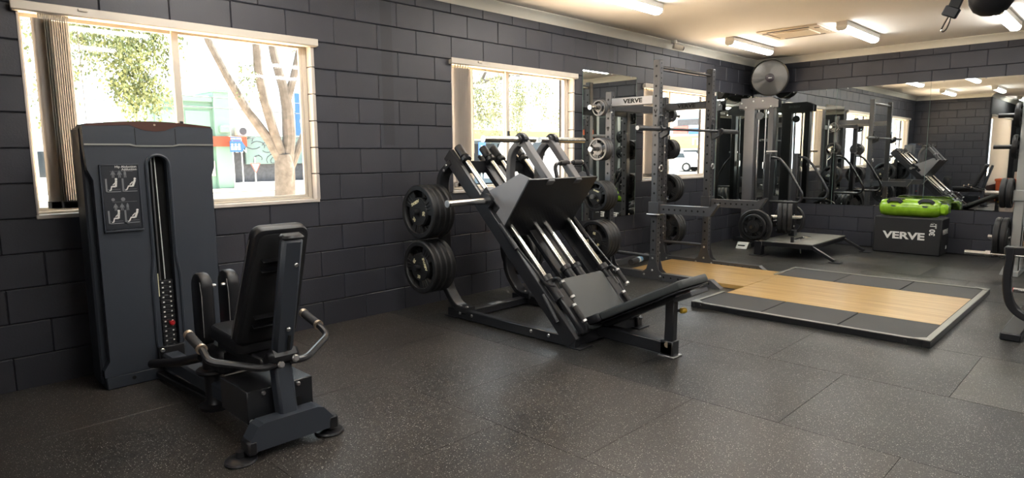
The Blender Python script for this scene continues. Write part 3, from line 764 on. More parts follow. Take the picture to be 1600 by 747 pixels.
# handles
for s_ in (-1, 1):
    hx = CX+s_*.285
    h = t.part('handle', MB().tube([(CX+s_*.03, -1.80, .395), (CX+s_*.10, -1.82, .392), (CX+s_*.29, -1.69, .44), (hx, -1.62, .475), (hx, -1.47, .51)], .0165, 10, .06), 'black_satin')
    t.part('grip', MB().cyl((hx, -1.60, .48), (hx, -1.462, .512), .0215, n=14), 'grip', h)
    t.part('grip_ring', MB().cyl((hx, -1.612, .4765), (hx, -1.597, .48), .0245, n=14), 'brass_end', h, label='pale metal ring')
    t.part('grip_cap', MB().cyl((hx, -1.468, .5105), (hx, -1.446, .5155), .0235, n=14), 'brass_end', h, label='pale metal end cap')
# knee pads on their arms
for s_, px in ((-1, 1.205), (1, 1.342)):
    a = t.part('pad_arm', MB().rtube([(px-s_*.0, -1.05, .60), (px, -1.05, .34), (px+s_*.03, -1.06, .28), (CX, -1.10, .27)], .035, .012, (1, 0, .01), .04), 'black_coat')
    t.part('knee_pad', rounded_pad(MB(), V(px, -1.06, .345), (0, 1, 0), Z, (1, 0, 0), .155, .385, .062, .07, .155, .016), 'vinyl')
    t.part('pad_piping', MB().tube([(px-s_*.0-.032, -1.133, .40), (px-.032, -1.135, .62), (px-.032, -1.12, .69)], .002, 5), 'stitch')
    t.bolts([(px+(.033 if s_ < 0 else -.033), -1.10, .66), (px+(.033 if s_ < 0 else -.033), -1.10, .44)], (-s_, 0, 0), .010, .022)

# ================================================================ WEIGHT PLATES
def plate_mesh(R, th, bore=.026, nh=3, n=48, metal=False):
    h = th/2; hw = h*.5
    rings = [(bore, h*.95), (.50*R, h*.95), (.52*R, hw), (.54*R, hw), (.79*R, hw), (.82*R, h), (.955*R, h), (R, h*.62)]
    K = len(rings); mb = MB(); vs = []; fs = []
    for sgn in (1, -1):
        for k in range(n):
            a = 2*PI*k/n
            vs += [(r*math.cos(a), r*math.sin(a), sgn*z) for r, z in rings]
    N_ = n*K
    span = n//nh
    def hole(k): return span*.22 <= (k % span) < span*.78
    for k in range(n):
        j = (k+1) % n
        for i in range(K-1):
            a, b, c, d = k*K+i, j*K+i, j*K+i+1, k*K+i+1
            if i == 3 and hole(k): continue
            fs.append((a, d, c, b)); fs.append((N_+a, N_+b, N_+c, N_+d))
        fs.append((k*K+K-1, N_+k*K+K-1, N_+j*K+K-1, j*K+K-1)); fs.append((k*K, j*K, N_+j*K, N_+k*K))
        if hole(k):
            fs.append((k*K+3, N_+k*K+3, N_+j*K+3, j*K+3)); fs.append((k*K+4, j*K+4, N_+j*K+4, N_+k*K+4))
            if not hole((k-1) % n): fs.append((k*K+3, k*K+4, N_+k*K+4, N_+k*K+3))
            if not hole(j): fs.append((j*K+3, N_+j*K+3, N_+j*K+4, j*K+4))
    mb.add(vs, fs)
    for q in range(nh):      # raised ribs between the grip openings
        a = 2*PI*q/nh
        for da in (-.19, 0, .19):
            c, s_ = math.cos(a+da), math.sin(a+da)
            mb.beam((c*.50*R, s_*.50*R, 0), (c*.81*R, s_*.81*R, 0), .04*R, h*1.5, .002)
    mb.lathe([(bore+.012, h*.9), (bore+.012, h*1.06), (bore, h*1.06)], (0, 0, 0), (0, 0, 1), 20, cap=False)
    return mb.mesh('weight_plate')
PM = {}
TXT = {}
ORD = ['outermost', 'second', 'third', 'fourth', 'fifth']
def one_plate(R, th, loc, face, spin, m, label, group, letters=None, nh=3, text_m='cream_print'):
    key = (R, th, nh, m)
    if key not in PM:
        PM[key] = plate_mesh(R, th, nh=nh); PM[key].materials.append(g(m))
    ob = bpy.data.objects.new('weight_plate', PM[key]); COL.objects.link(ob)
    x, y, d = frame(V(face)); ob.matrix_world = Matrix.Translation(V(loc)) @ Matrix((x, y, d)).transposed().to_4x4() @ Matrix.Rotation(spin, 4, 'Z')
    tag(ob, label, 'weight plate', group)
    if letters:
        for (txt, ang, rad, sz, sx) in letters:
            k2 = (txt, round(sz*R, 4), sx, text_m)
            if k2 not in TXT: TXT[k2] = text_mesh(txt, sz*R, .0008, .03, sx); TXT[k2].materials.append(g(text_m))
            lo = bpy.data.objects.new('lettering', TXT[k2]); COL.objects.link(lo); lo.parent = ob
            lo.matrix_local = Matrix.Rotation(ang, 4, 'Z') @ Matrix.Translation((0, rad*R, th*.475+.0008))
    return ob
BIG = [('VERVE', PI, .36, .15, 1.2), ('20', 1.05, .35, .17, 1), ('20', -1.05, .35, .17, 1)]
MED = [('VERVE', 0, .36, .14, 1.2), ('10', 2.1, .35, .15, 1), ('10', -2.1, .35, .15, 1)]
def stack(n, end, face, R, th, desc, group, spin=0, m='plate_rubber', letters=BIG, nh=3, gap=.002, tm='cream_print'):
    """n plates, the outermost one with its face at 'end'; face = direction the outer face looks"""
    f = V(face).normalized()
    for k in range(n):
        lab = '%s plate %s' % (ORD[k], desc)
        one_plate(R, th, V(end)-f*(th/2+k*(th+gap)), face, spin+k*.5, m, lab, group, letters if k == 0 else None, nh, tm)

# ================================================================ LEG PRESS
LX = 3.735
t = T('leg_press_machine', 'black angled leg press with chrome rails, tread foot plate and grey seat', 'gym machine', (LX, -1.3, 0))
A = V(0, -.565, 1.335); Bm = V(0, -1.845, .045)           # rail line, top and bottom
rd = (Bm-A).normalized(); rn = V(0, rd.z, -rd.y); rn = rn if rn.z > 0 else -rn
def onrail(x, u, off=0): return V(x, 0, 0)+A+rd*u+rn*off
RL = (Bm-A).length
for s_ in (-1, 1):
    x = LX+s_*.36
    t.part('side_rail', MB().beam(onrail(x+s_*.03, -.03, -.02), onrail(x+s_*.03, RL, -.02), .045, .11, .005, rn), 'black_satin')
    t.part('rail_tray', MB().beam(onrail(x-s_*.025, .1, -.055), onrail(x-s_*.025, RL, -.055), .07, .012, .002, rn), 'black_coat')
    t.part('base_beam', MB().beam((x+s_*.02, -.50, .045), (x+s_*.02, -1.86, .045), .06, .075, .006), 'black_satin')
    t.part('foot_plate', MB().bx(x-.05, x+.09, -1.9, -1.79, .0, .012, .002), 'black_satin')
    t.part('foot_plate', MB().bx(x-.05, x+.07, -.60, -.46, .0, .012, .002), 'black_satin')
    # curved rear post
    t.part('rear_post', MB().rtube([(x+s_*.01, -.74, .085), (x+s_*.01, -.60, .09), (x+s_*.01, -.44, .26), (x+s_*.01, -.43, 1.0), (x+s_*.01, -.42, 1.17), (x+s_*.01, -.58, 1.28)], .05, .10, (1, 0, 0), .13), 'black_satin')
    t.bolts([(x-.02+.02*s_, -.655, .11), (x-.02+.02*s_, -.73, .11)], (0, 0, 1), .014)
    t.bolts([(x+(.05 if s_ > 0 else -.05)*1., -.66, .055), (x+(.05 if s_ > 0 else -.05), -.80, .055), (x+(.05 if s_ > 0 else -.05), -1.45, .055), (x+(.05 if s_ > 0 else -.05), -1.62, .055)], (s_, 0, 0), .013)
    t.bolts([(x+s_*.055, -.50, 1.21), (x+s_*.055, -.53, 1.25)], (s_, 0, 0), .012)
    # chrome guide rod
    xr = LX+s_*.335
    t.part('guide_rod', MB().cyl(onrail(xr, .06, .055), onrail(xr, 1.36, .055), .021, n=18), 'chrome')
    t.part('rod_socket', MB().cyl(onrail(xr, -.03, .055), onrail(xr, .07, .055), .034, n=18), 'black_satin')
    t.part('rod_collar', MB().cyl(onrail(xr, .09, .055), onrail(xr, .12, .055), .042, n=18), 'black_satin')
    t.part('rod_collar', MB().cyl(onrail(xr, 1.30, .055), onrail(xr, 1.345, .055), .046, n=18), 'black_satin')
    t.part('rod_socket', MB().cyl(onrail(xr, 1.335, .055), onrail(xr, 1.50, .055), .034, n=18), 'black_satin')
    xc = LX+s_*.058
    t.part('guide_rod', MB().cyl(onrail(xc, .06, .045), onrail(xc, 1.30, .045), .021, n=18), 'chrome')
    t.part('rod_socket', MB().cyl(onrail(xc, -.03, .045), onrail(xc, .07, .045), .034, n=18), 'black_satin')
    t.part('rod_collar', MB().cyl(onrail(xc, .09, .045), onrail(xc, .12, .045), .042, n=18), 'black_satin')
    t.part('rod_collar', MB().cyl(onrail(xc, 1.24, .045), onrail(xc, 1.275, .045), .043, n=18), 'black_satin')
    t.part('rod_socket', MB().cyl(onrail(xc, 1.26, .045), onrail(xc, 1.38, .045), .034, n=18), 'black_satin')
    # safety stop bar and gas strut beside the rail
    t.part('stop_bar', MB().tube([onrail(x+s_*.06, .78, .05), onrail(x+s_*.06, 1.02, .05)], .02, 10), 'black_satin')
    t.part('stop_lever', MB().tube([onrail(x+s_*.06, 1.02, .06), onrail(x+s_*.05, 1.38, .09), onrail(x+s_*.02, 1.42, .12)], .009, 8, .04), 'black_satin')
    t.part('strut', MB().cyl(onrail(x+s_*.075, 1.42, .03), onrail(x+s_*.075, 1.64, .0), .017, n=12), 'black_satin')
t.part('center_rail', MB().beam(onrail(LX, .0, -.02), onrail(LX, 1.36, -.02), .18, .02, .003, rn), 'black_coat')
t.part('center_spar', MB().beam(onrail(LX, .02, -.06), onrail(LX, RL-.1, -.06), .06, .08, .004, rn), 'black_satin')
t.part('top_cross_beam', MB().beam((LX-.38, -.62, 1.235), (LX+.38, -.62, 1.235), .05, .10, .005), 'black_satin')
t.part('lower_cross_beam', MB().beam((LX-.38, -1.80, .05), (LX+.38, -1.80, .05), .07, .09, .005), 'black_satin')
t.part('rear_cross_beam', MB().beam((LX-.36, -.66, .04), (LX+.36, -.66, .04), .07, .06, .005), 'black_satin')
t.part('name_badge', MB().bx(LX-.08, LX+.06, -.692, -.632, .0705, .0725), 'grey_print')
# carriage
pb, pt_ = V(0, -1.105, .705), V(0, -1.425, 1.155); pdv = (pt_-pb).normalized(); pnv = V(0, pdv.z, -pdv.y)
pnv = pnv if pnv.y < 0 else -pnv
ft = MB().beam(V(LX, 0, 0)+pb, V(LX, 0, 0)+pt_, .80, .014, .002, pnv)
fp = t.part('tread_plate', ft, 'black_coat')
lz = [(-.5, 0), (0, .5), (.5, 0), (0, -.5)]
dm = MB()
for i in range(46):
    for j in range(17):
        c = V(LX-.38+i*.0168, 0, 0)+pb+pdv*(.02+j*.0168)+pnv*.0072
        an = PI/4 if (i+j) % 2 else -PI/4
        ux = V(1, 0, 0)*math.cos(an)+pdv*math.sin(an); uy = ux.cross(pnv)
        q = [c+ux*.007, c+uy*.0022, c-ux*.007, c-uy*.0022]
        dm.add([*q, c+pnv*.0014], [(0, 1, 4), (1, 2, 4), (2, 3, 4), (3, 0, 4)])
t.part('diamond_tread', dm, 'black_coat', fp, kind='stuff')
for s_ in (-1, 1):
    x = LX+s_*.365
    t.part('gusset', MB().prism([(-1.105, .705), (-1.425, 1.155), (-1.30, 1.195), (-1.16, 1.13), (-.955, 1.05), (-.93, .96), (-.98, .86)], (x-.006, 0, 0), (0, 1, 0), Z, (.012, 0, 0)), 'gusset_grey', smooth=False)
    t.part('roller_block', MB().beam(onrail(LX+s_*.335, .44, .055), onrail(LX+s_*.335, .66, .055), .085, .085, .008, rn), 'black_satin')
    t.part('roller_block', MB().beam(onrail(LX+s_*.058, .44, .045), onrail(LX+s_*.058, .60, .045), .08, .08, .008, rn), 'black_satin')
    pg = t.part('loading_peg', MB().cyl((LX+s_*.42, -1.0, .985), (LX+s_*.80, -1.0, .985), .0245, n=20), 'chrome')
    t.part('peg_end', MB().cyl((LX+s_*.798, -1.0, .985), (LX+s_*.806, -1.0, .985), .0265, n=20), 'steel', pg)
    t.part('peg_hub', MB().cyl((LX+s_*.27, -1.0, .985), (LX+s_*.42, -1.0, .985), .036, n=18).cyl((LX+s_*.40, -1.0, .985), (LX+s_*.425, -1.0, .985), .055, n=18), 'black_satin', pg)
    # A-frame with upper loading peg
    xa = LX+s_*.16
    H = V(xa, -1.14, 1.445)
    t.part('frame_strut', MB().beam(H, (xa, -1.42, 1.12), .05, .075, .006, (1, 0, 0)), 'frame_grey')
    t.part('curved_strut', MB().rtube([H, (xa, -1.02, 1.36), (xa, -1.0, 1.18), (xa, -1.02, 1.0), (xa, -1.10, .86)], .05, .06, (1, 0, 0), .14), 'frame_grey')
    pg = t.part('loading_peg', MB().cyl((xa, H.y, H.z), (LX+s_*.575, H.y, H.z), .0245, n=20).cyl((xa-s_*.01, H.y, H.z), (xa-s_*.13, H.y, H.z), .0225, n=20), 'chrome')
    t.part('peg_collar', MB().cyl((xa+s_*.0, H.y, H.z), (xa+s_*.035, H.y, H.z), .052, n=18).cyl((xa-s_*.03, H.y, H.z), (xa+s_*.06, H.y, H.z), .036, n=18), 'black_satin', pg)
hb = t.part('top_handle', MB().tube([(LX-.02, -1.37, 1.13), (LX-.02, -1.34, 1.235), (LX+.03, -1.32, 1.265), (LX+.34, -1.32, 1.265), (LX+.365, -1.34, 1.22), (LX+.365, -1.37, 1.15)], .0155, 10, .05), 'black_satin')
for x0 in (LX+.06, LX+.22): t.part('grip', MB().cyl((x0, -1.32, 1.265), (x0+.10, -1.32, 1.265), .0205, n=12), 'grip', hb)
for x0 in (LX+.16, LX+.32): t.part('grip_ring', MB().cyl((x0, -1.32, 1.265), (x0+.012, -1.32, 1.265), .0225, n=12), 'steel', hb)
# seat, back pad
SX = LX-.005
s0, s1 = onrail(SX, 1.36, .075), onrail(SX, RL-.03, .045)
sd = (s1-s0).normalized(); sn = V(0, sd.z, -sd.y); sn = sn if sn.z > 0 else -sn
t.part('seat_pad', rounded_pad(MB(), s0, (1, 0, 0), sd, sn, .50, (s1-s0).length, .045, .03, .50, .01), 'vinyl_grey')
b0, b1 = V(SX-.01, -1.80, .145), V(SX-.01, -2.53, .515)
bd = (b1-b0).normalized(); bn = V(0, -bd.z, bd.y); bn = bn if bn.z > 0 else -bn
t.part('back_pad', rounded_pad(MB(), b0+bd*.14, (1, 0, 0), bd, bn, .44, (b1-b0).length-.14, .055, .03, .36, .012), 'vinyl_grey')
t.part('lumbar_pad', rounded_pad(MB(), b0, (1, 0, 0), bd, bn, .46, .15, .06, .03, .46, .014), 'vinyl')
t.part('back_frame', MB().beam(b0+bd*.05-bn*.055, b1-bd*.12-bn*.05, .20, .05, .006, bn).beam(b0+bd*.1-bn*.04, b1-bd*.02-bn*.037, .36, .012, .003, bn), 'black_satin')
t.part('head_bracket', MB().beam(b1-bd*.14-bn*.075, b1-bd*.0-bn*.075, .22, .03, .004, bn), 'rack_grey')
t.part('spine_beam', MB().beam((LX-.085, -1.78, .075), (LX-.085, -2.44, .055), .085, .085, .006), 'black_satin')
t.part('front_post', MB().beam((LX-.085, -2.40, .05), (LX-.075, -2.40, .395), .065, .055, .005, (1, 0, 0)).beam((LX-.085, -2.395, .0), (LX-.085, -2.395, .11), .095, .085, .006, (1, 0, 0)), 'black_satin')
t.part('front_foot', MB().bx(LX-.14, LX-.03, -2.46, -2.34, 0, .012, .002), 'steel')
t.part('pull_pin', MB().cyl((LX-.05, -2.40, .30), (LX+.0, -2.42, .295), .01), 'black_satin')
t.part('pin_knob', MB().lathe([(.012, 0), (.018, .005), (.021, .03), (.017, .045), (0, .047)], (LX-.01, -2.425, .295), (.9, -.35, 0), 14), 'yellow_knob', label='yellow pull knob')
t.part('pivot_cap', MB().cyl((LX-.12, -2.40, .085), (LX-.128, -2.405, .085), .02, n=14), 'brass_end')
t.part('warning_label', MB().bx(LX-.07, LX-.045, -2.429, -2.427, .21, .28), 'white_print')
for s_ in (-1, 1):
    x = LX+s_*.33
    h = t.part('side_handle', MB().tube([onrail(x, 1.36, .05), onrail(x+s_*.0, 1.36, .14), onrail(x, 1.42, .155), onrail(x, 1.56, .155)], .012, 8, .04), 'black_satin')
    t.part('grip', MB().cyl(onrail(x, 1.43, .155), onrail(x, 1.545, .155), .019, n=12), 'grip', h)
    t.part('grip_ring', MB().cyl(onrail(x, 1.415, .155), onrail(x, 1.43, .155), .021, n=12), 'steel', h)
    t.part('grip_ring', MB().cyl(onrail(x, 1.545, .155), onrail(x, 1.562, .155), .021, n=12), 'steel', h)
    x2 = LX+s_*.30
    h = t.part('side_handle', MB().tube([onrail(x2, 1.60, .10), onrail(x2, 1.77, .10), onrail(x2, 1.80, .05), onrail(x2, 1.76, .0)], .013, 8, .04), 'black_satin')
    t.part('grip', MB().cyl(onrail(x2, 1.60, .10), onrail(x2, 1.72, .10), .019, n=12), 'grip', h)
    t.part('grip_ring', MB().cyl(onrail(x2, 1.585, .10), onrail(x2, 1.602, .10), .021, n=12), 'steel', h)
    t.part('grip_ring', MB().cyl(onrail(x2, 1.72, .10), onrail(x2, 1.735, .10), .021, n=12), 'steel', h)
    t.part('side_shroud', MB().beam(onrail(LX+s_*.30, 1.42, .06), onrail(LX+s_*.30, RL-.02, .05), .10, .05, .012, rn), 'black_satin')
    # storage pegs for plates on the rear posts
    for zz in (.885, .44):
        t.part('storage_peg', MB().cyl((LX+s_*.38, -.45, zz), (LX+s_*.70, -.45, zz), .022, n=16), 'black_satin')
gL = 'weight plates stored on the leg press'
ex = LX-.655
stack(4, (ex, -.45, .885), (-1, 0, 0), .215, .052, 'on the upper peg of the leg press, near the largest window', gL, 2.75)
stack(4, (ex, -.45, .44), (-1, 0, 0), .215, .052, 'on the lower peg of the leg press, near the largest window', gL, 4.3)
stack(3, (LX+.62, -.45, .885), (1, 0, 0), .215, .052, 'on the upper peg at the rack side of the leg press', gL, 1.0)
stack(3, (LX+.62, -.45, .44), (1, 0, 0), .215, .052, 'on the lower peg at the rack side of the leg press', gL, 2.0)

# ================================================================ POWER RACK
RX0, RX1, RYF, RYB, RH, RHB = 5.868, 6.985, -.885, -.285, 2.285, 2.01
W_ = .075
t = T('power_rack', 'dark grey half rack with drilled uprights standing over the wooden platform', 'power rack', ((RX0+RX1)/2, -.6, 0))
def upright(x, y, h, zb=.05):
    u = t.part('upright', MB().bx(x-W_/2, x+W_/2, y-W_/2, y+W_/2, zb, h, .006), 'rack_grey')
    hm = MB(); z = .22
    while z < h-.04:
        hm.cyl((x-W_/2-.0006, y, z), (x-W_/2+.001, y, z), .0125, n=8)
        hm.cyl((x, y-W_/2-.0006, z-.02), (x, y-W_/2+.001, z-.02), .0085, n=8)
        hm.cyl((x, y-W_/2-.0006, z+.03), (x, y-W_/2+.001, z+.03), .0085, n=8)
        z += .10
    t.part('bolt_holes', hm, 'hole_black', u, kind='stuff')
    return u
UP = {}
for x in (RX0, RX1):
    UP[(x, 0)] = upright(x, RYF, RH); UP[(x, 1)] = upright(x, RYB, RHB)
    t.text('V', .06, (x-W_/2-.0012, RYF, 1.76), (0, -1, 0), Z, 'hole_black', UP[(x, 0)], bold=.03)
    t.text('V', .06, (x-W_/2-.0012, RYB, 1.60), (0, -1, 0), Z, 'hole_black', UP[(x, 1)], bold=.03)
    # base beam and its triangular foot plates
    bb = t.part('base_beam', MB().prism([(-.06, 0), (-.06, .075), (-1.55, .075), (-1.66, .0)], (x-.0375, 0, 0), (0, 1, 0), Z, (.075, 0, 0)), 'rack_grey', smooth=False)
    hm = MB()
    for k in range(7): hm.cyl((x-.0381, -1.02-.085*k, .04), (x-.036, -1.02-.085*k, .04), .010, n=8)
    t.part('bolt_holes', hm, 'hole_black', bb, kind='stuff')
    for y in (RYF, RYB):
        for sx in (-1, 1):
            gp = t.part('foot_gusset', MB().prism([(-.13, .0), (-.125, .07), (-.075, .11), (-.045, .20), (-.04, .27), (.04, .27), (.045, .20), (.075, .11), (.125, .07), (.13, .0)], (x+sx*.040-.004, y, .0), (0, 1, 0), Z, (.008, 0, 0)), 'rack_grey', smooth=False)
            if sx < 0: t.bolts([(x-.045, y-.10, .045), (x-.045, y+.10, .045), (x-.045, y, .10), (x-.045, y, .23)], (-1, 0, 0), .012, parent=gp)
    # side cross member with the name cut in dark letters
    sp = t.part('side_plate', MB().bx(x-.035, x+.035, RYB-.04, RYF+.04, 1.845, 1.93, .004) if x == RX0 else MB().bx(x-.035, x+.035, RYF+.04, RYB-.04, 1.845, 1.93, .004), 'rack_light' if x == RX0 else 'rack_grey')
    t.text('VERVE', .062, (x-.0362, -.60, 1.888), (0, -1, 0), Z, 'hole_black', sp, sx=1.35, bold=.035)
    t.part('low_side_bar', MB().cyl((x, RYB-.03, .245), (x, RYF+.03, .245), .018, n=12), 'rack_grey')
    # spotter arm
    sa = t.part('spotter_arm', MB().prism([(-.93, .71), (-.93, .80), (-1.50, .80), (-1.58, .835), (-1.60, .83), (-1.52, .71)], (x-.035, 0, 0), (0, 1, 0), Z, (.07, 0, 0)), 'rack_grey', smooth=False)
    hm = MB()
    for k in range(8): hm.cyl((x-.0356, -1.0-.065*k, .755), (x-.034, -1.0-.065*k, .755), .011, n=8)
    t.part('bolt_holes', hm, 'hole_black', sa, kind='stuff')
    t.part('arm_bracket', MB().bx(x-.055, x-.04, RYF-.055, RYF+.055, .68, .83, .003).bx(x+.04, x+.055, RYF-.055, RYF+.055, .68, .83, .003).bx(x-.055, x+.055, RYF-.062, RYF-.048, .70, .83, .003), 'rack_grey', sa)
    t.part('locking_pin', MB().tube([(x-.075, RYF+.06, .70), (x-.075, RYF-.06, .70), (x-.06, RYF-.08, .70), (x+.05, RYF-.08, .70)], .007, 8, .02), 'steel', sa)
    # J-hook
    jh = t.part('j_hook', MB().prism([(-.04, 1.50), (-.04, 1.66), (-.055, 1.66), (-.06, 1.565), (-.11, 1.555), (-.125, 1.60), (-.14, 1.60), (-.135, 1.53), (-.06, 1.49)], (x-.022, RYF, 0), (0, 1, 0), Z, (.044, 0, 0)), 'black_satin', smooth=False)
    t.part('hook_loop', MB().tube([(x-.045, RYF-.03, 1.60), (x-.045, RYF-.045, 1.72), (x+.045, RYF-.045, 1.72), (x+.045, RYF-.03, 1.60)], .007, 8, .02), 'rack_grey', jh)
    t.part('band_ring', MB().tube([(x+.0+.03*math.cos(a*PI/8), RYF-.055, 1.18+.03*math.sin(a*PI/8)) for a in range(17)], .008, 6), 'steel')
t.part('pull_up_bar', MB().cyl((RX0+.03, RYF, 2.215), (RX1-.03, RYF, 2.215), .018, n=14).cyl((RX0+.28, RYF, 2.215), (RX1-.28, RYF, 2.215), .021, n=14), 'rack_grey')
cb = t.part('rear_cross_member', MB().bx(RX0+.03, RX1-.03, RYB-.03, RYB+.03, 1.80, 1.885, .004), 'rack_grey')
t.part('rear_base_beam', MB().bx(RX0, RX1, -.14, -.07, 0, .075, .004), 'rack_grey')
def storage(side, specs):
    for z, ln in specs:
        x0 = RX0-W_/2 if side < 0 else RX1+W_/2
        pg = t.part('plate_peg', MB().cyl((x0, RYB, z), (x0+side*ln, RYB, z), .0235, n=16), 'chrome')
        t.part('peg_cap', MB().cyl((x0+side*(ln-.004), RYB, z), (x0+side*(ln+.012), RYB, z), .026, n=14), 'steel', pg)
        t.part('peg_flange', MB().cyl((x0, RYB, z), (x0+side*.012, RYB, z), .04, n=14), 'rack_grey', pg)
        t.bolts([(x0+(.01 if side < 0 else -W_)+0, RYB-W_/2, z-.04), (x0+(.01 if side < 0 else -W_), RYB-W_/2, z+.04)], (0, -1, 0), .010, parent=pg)
storage(-1, [(1.825, .32), (1.385, .31), (.875, .27), (.395, .26)])
storage(1, [(1.80, .28), (1.385, .28), (.90, .27), (.395, .27)])
gR = 'weight plates stored on the power rack'
xl = RX0-W_/2-.014; xr_ = RX1+W_/2+.014
stack(2, (xl-.075-.09, RYB, 1.825), (-1, 0, 0), .088, .03, 'of the small grey pair on the top rack peg before the mirror', gR, .2, 'plate_grey', None)
stack(3, (xl-.125-.05, RYB, 1.385), (-1, 0, 0), .125, .042, 'of the grey trio on the second rack peg before the mirror', gR, .9, 'plate_grey', None)
stack(4, (xl-.215, RYB, .875), (-1, 0, 0), .168, .05, 'of the medium black stack on the rack peg before the mirror', gR, .3, letters=MED, tm='cream_print')
stack(4, (xl-.235, RYB, .395), (-1, 0, 0), .217, .055, 'of the large black stack low on the rack before the mirror', gR, 1.2)
stack(2, (xr_+.10, RYB, 1.80), (1, 0, 0), .088, .03, 'of the small pair on the rack peg across the third window', gR, .2, 'plate_grey', None)
stack(3, (xr_+.14, RYB, 1.385), (1, 0, 0), .125, .042, 'of the trio on the rack peg in front of the third window', gR, .4, letters=MED)
stack(3, (xr_+.17, RYB, .90), (1, 0, 0), .18, .05, 'of the stack below the sill of the third window, on the rack', gR, .7)
stack(3, (xr_+.18, RYB, .395), (1, 0, 0), .217, .055, 'of the low stack under the third window, on the rack', gR, 1.7)

bb = T('barbell', 'black steel barbell resting on the hooks of the power rack', 'barbell', (6.43, -.985, 1.585))
by, bz = RYF-.09, 1.582
bb.part('shaft', MB().cyl((5.78, by, bz), (7.08, by, bz), .0145, n=14), 'rack_grey')
for s_, (a, b) in ((-1, (5.78, 5.37)), (1, (7.08, 7.49))):
    sl = bb.part('sleeve', MB().cyl((a, by, bz), (b, by, bz), .025, n=18), 'rack_grey')
    bb.part('collar_ring', MB().cyl((a-s_*.01, by, bz), (a+s_*.025, by, bz), .037, n=18), 'black_satin', sl)
    bb.part('end_cap', MB().cyl((b, by, bz), (b+s_*.006, by, bz), .021, n=18), 'steel', sl)

solo_t = T('foam_roller', 'short black roller lying on the floor by the rack base', 'roller', (6.25, -.40, .0))
solo_t.part('roll', MB().cyl((6.05, -.46, .11), (6.37, -.40, .11), .034, n=18), 'foam_roll')
solo_t.part('printed_band', MB().cyl((6.22, -.4285, .11), (6.33, -.4075, .11), .0346, n=18, cap=False), 'blue_print')
solo_t.part('printed_stripe', MB().cyl((6.24, -.4245, .11), (6.27, -.419, .11), .0349, n=18, cap=False), 'white_print')

# ================================================================ LIFTING PLATFORM
PX0, PX1, PY0, PY1, PZ = 4.985, 7.30, -3.60, -1.81, .045
t = T('lifting_platform', 'low lifting platform with honey wood centre and black rubber sides in a steel frame', 'platform', (6.13, -2.2, 0))
def rail(x0, x1, y0, y1): t.part('edge_rail', MB().bx(x0, x1, y0, y1, 0, PZ+.001, .003), 'black_satin'); t.part('rail_cap', MB().bx(x0+.001, x1-.001, y0+.001, y1-.001, PZ+.001, PZ+.006, .002), 'alu_frame')
rail(PX0, PX1, PY0, PY0+.045); rail(PX0, PX0+.035, PY0+.045, PY1-.03); rail(PX1-.035, PX1, PY0+.045, PY1-.03)
rail(PX0, 5.56, PY1-.03, PY1); rail(6.72, PX1, PY1-.03, PY1)
for cx_, cy_, sx, sy in ((PX0, PY0, 1, 1), (PX1, PY0, -1, 1), (PX0, PY1, 1, -1), (PX1, PY1, -1, -1)):
    t.part('corner_plate', MB().prism([(0, 0), (sx*.12, 0), (0, sy*.12)], (cx_, cy_, PZ+.006), (1, 0, 0), (0, 1, 0), (0, 0, .003)), 'alu_frame', smooth=False)
    t.bolts([(cx_+sx*.03, cy_+sy*.025, PZ+.009)], (0, 0, 1), .008, .004)
t.bolts([(PX0, -1.9, .025), (PX0, -3.45, .025)], (-1, 0, 0), .012, .006, 'black_satin')
for (x0, x1) in ((PX0+.037, 5.55), (6.735, PX1-.037)):
    for (y0, y1) in ((PY0+.047, -2.992), (-2.988, -2.409), (-2.405, PY1-.032)):
        t.part('rubber_panel', MB().bx(x0, x1, y0+.002, y1-.002, .004, PZ, .003), 'rubber_mat')
t.part('wood_panel', MB().bx(5.556, 6.73, PY0+.047, -1.86, .004, PZ-.001, .002), 'honey_wood')
t.part('wood_panel', MB().bx(5.93, 6.925, -1.857, -.47, .004, PZ-.001, .002), 'honey_wood')
t.part('black_edging', MB().bx(5.556, 6.73, PY0+.0455, PY0+.052, .004, PZ+.001), 'black_matte')

# ================================================================ CABLE TOWER
t = T('cable_tower', 'tall grey cable column standing in the corner beside the mirrors', 'gym machine', (9.42, -.42, 0))
CXx = 9.36
t.part('upright', MB().bx(CXx-.05, CXx+.05, -.375, -.22, .04, 2.02, .006), 'frame_grey')
t.part('upright', MB().bx(CXx-.05, CXx+.05, -.66, -.58, .04, 2.0, .006), 'black_satin')
cp = t.part('cap_plate', MB().prism([(-.14, 1.98), (-.14, 2.05), (-.17, 2.09), (-.17, 2.13), (-.62, 2.13), (-.72, 2.08), (-.72, 1.98)], (CXx-.065, 0, 0), (0, 1, 0), Z, (.012, 0, 0)), 'frame_grey', smooth=False)
t.part('cap_plate', MB().prism([(-.14, 1.98), (-.14, 2.13), (-.62, 2.13), (-.72, 2.08), (-.72, 1.98)], (CXx+.05, 0, 0), (0, 1, 0), Z, (.012, 0, 0)), 'black_satin', smooth=False)
t.text('VERVE', .05, (CXx+.0632, -.42, 2.06), (0, 1, 0), Z, 'grey_print', cp, sx=1.3)
t.bolts([(CXx-.065, -.18, 2.06), (CXx-.065, -.36, 2.08), (CXx-.065, -.5, 2.08), (CXx-.065, -.25, 1.995), (CXx-.065, -.62, 1.995)], (-1, 0, 0), .014)
t.part('top_beam', MB().bx(CXx-.045, CXx+.045, -.66, -.2, 1.96, 2.01, .004), 'rack_grey')
for y in (-.42, -.53): t.part('guide_rod', MB().cyl((CXx, y, .06), (CXx, y, 1.97), .013, n=12), 'chrome')
t.part('pulley', MB().cyl((CXx-.015, -.435, 1.87), (CXx+.015, -.435, 1.87), .055, n=20), 'black_satin')
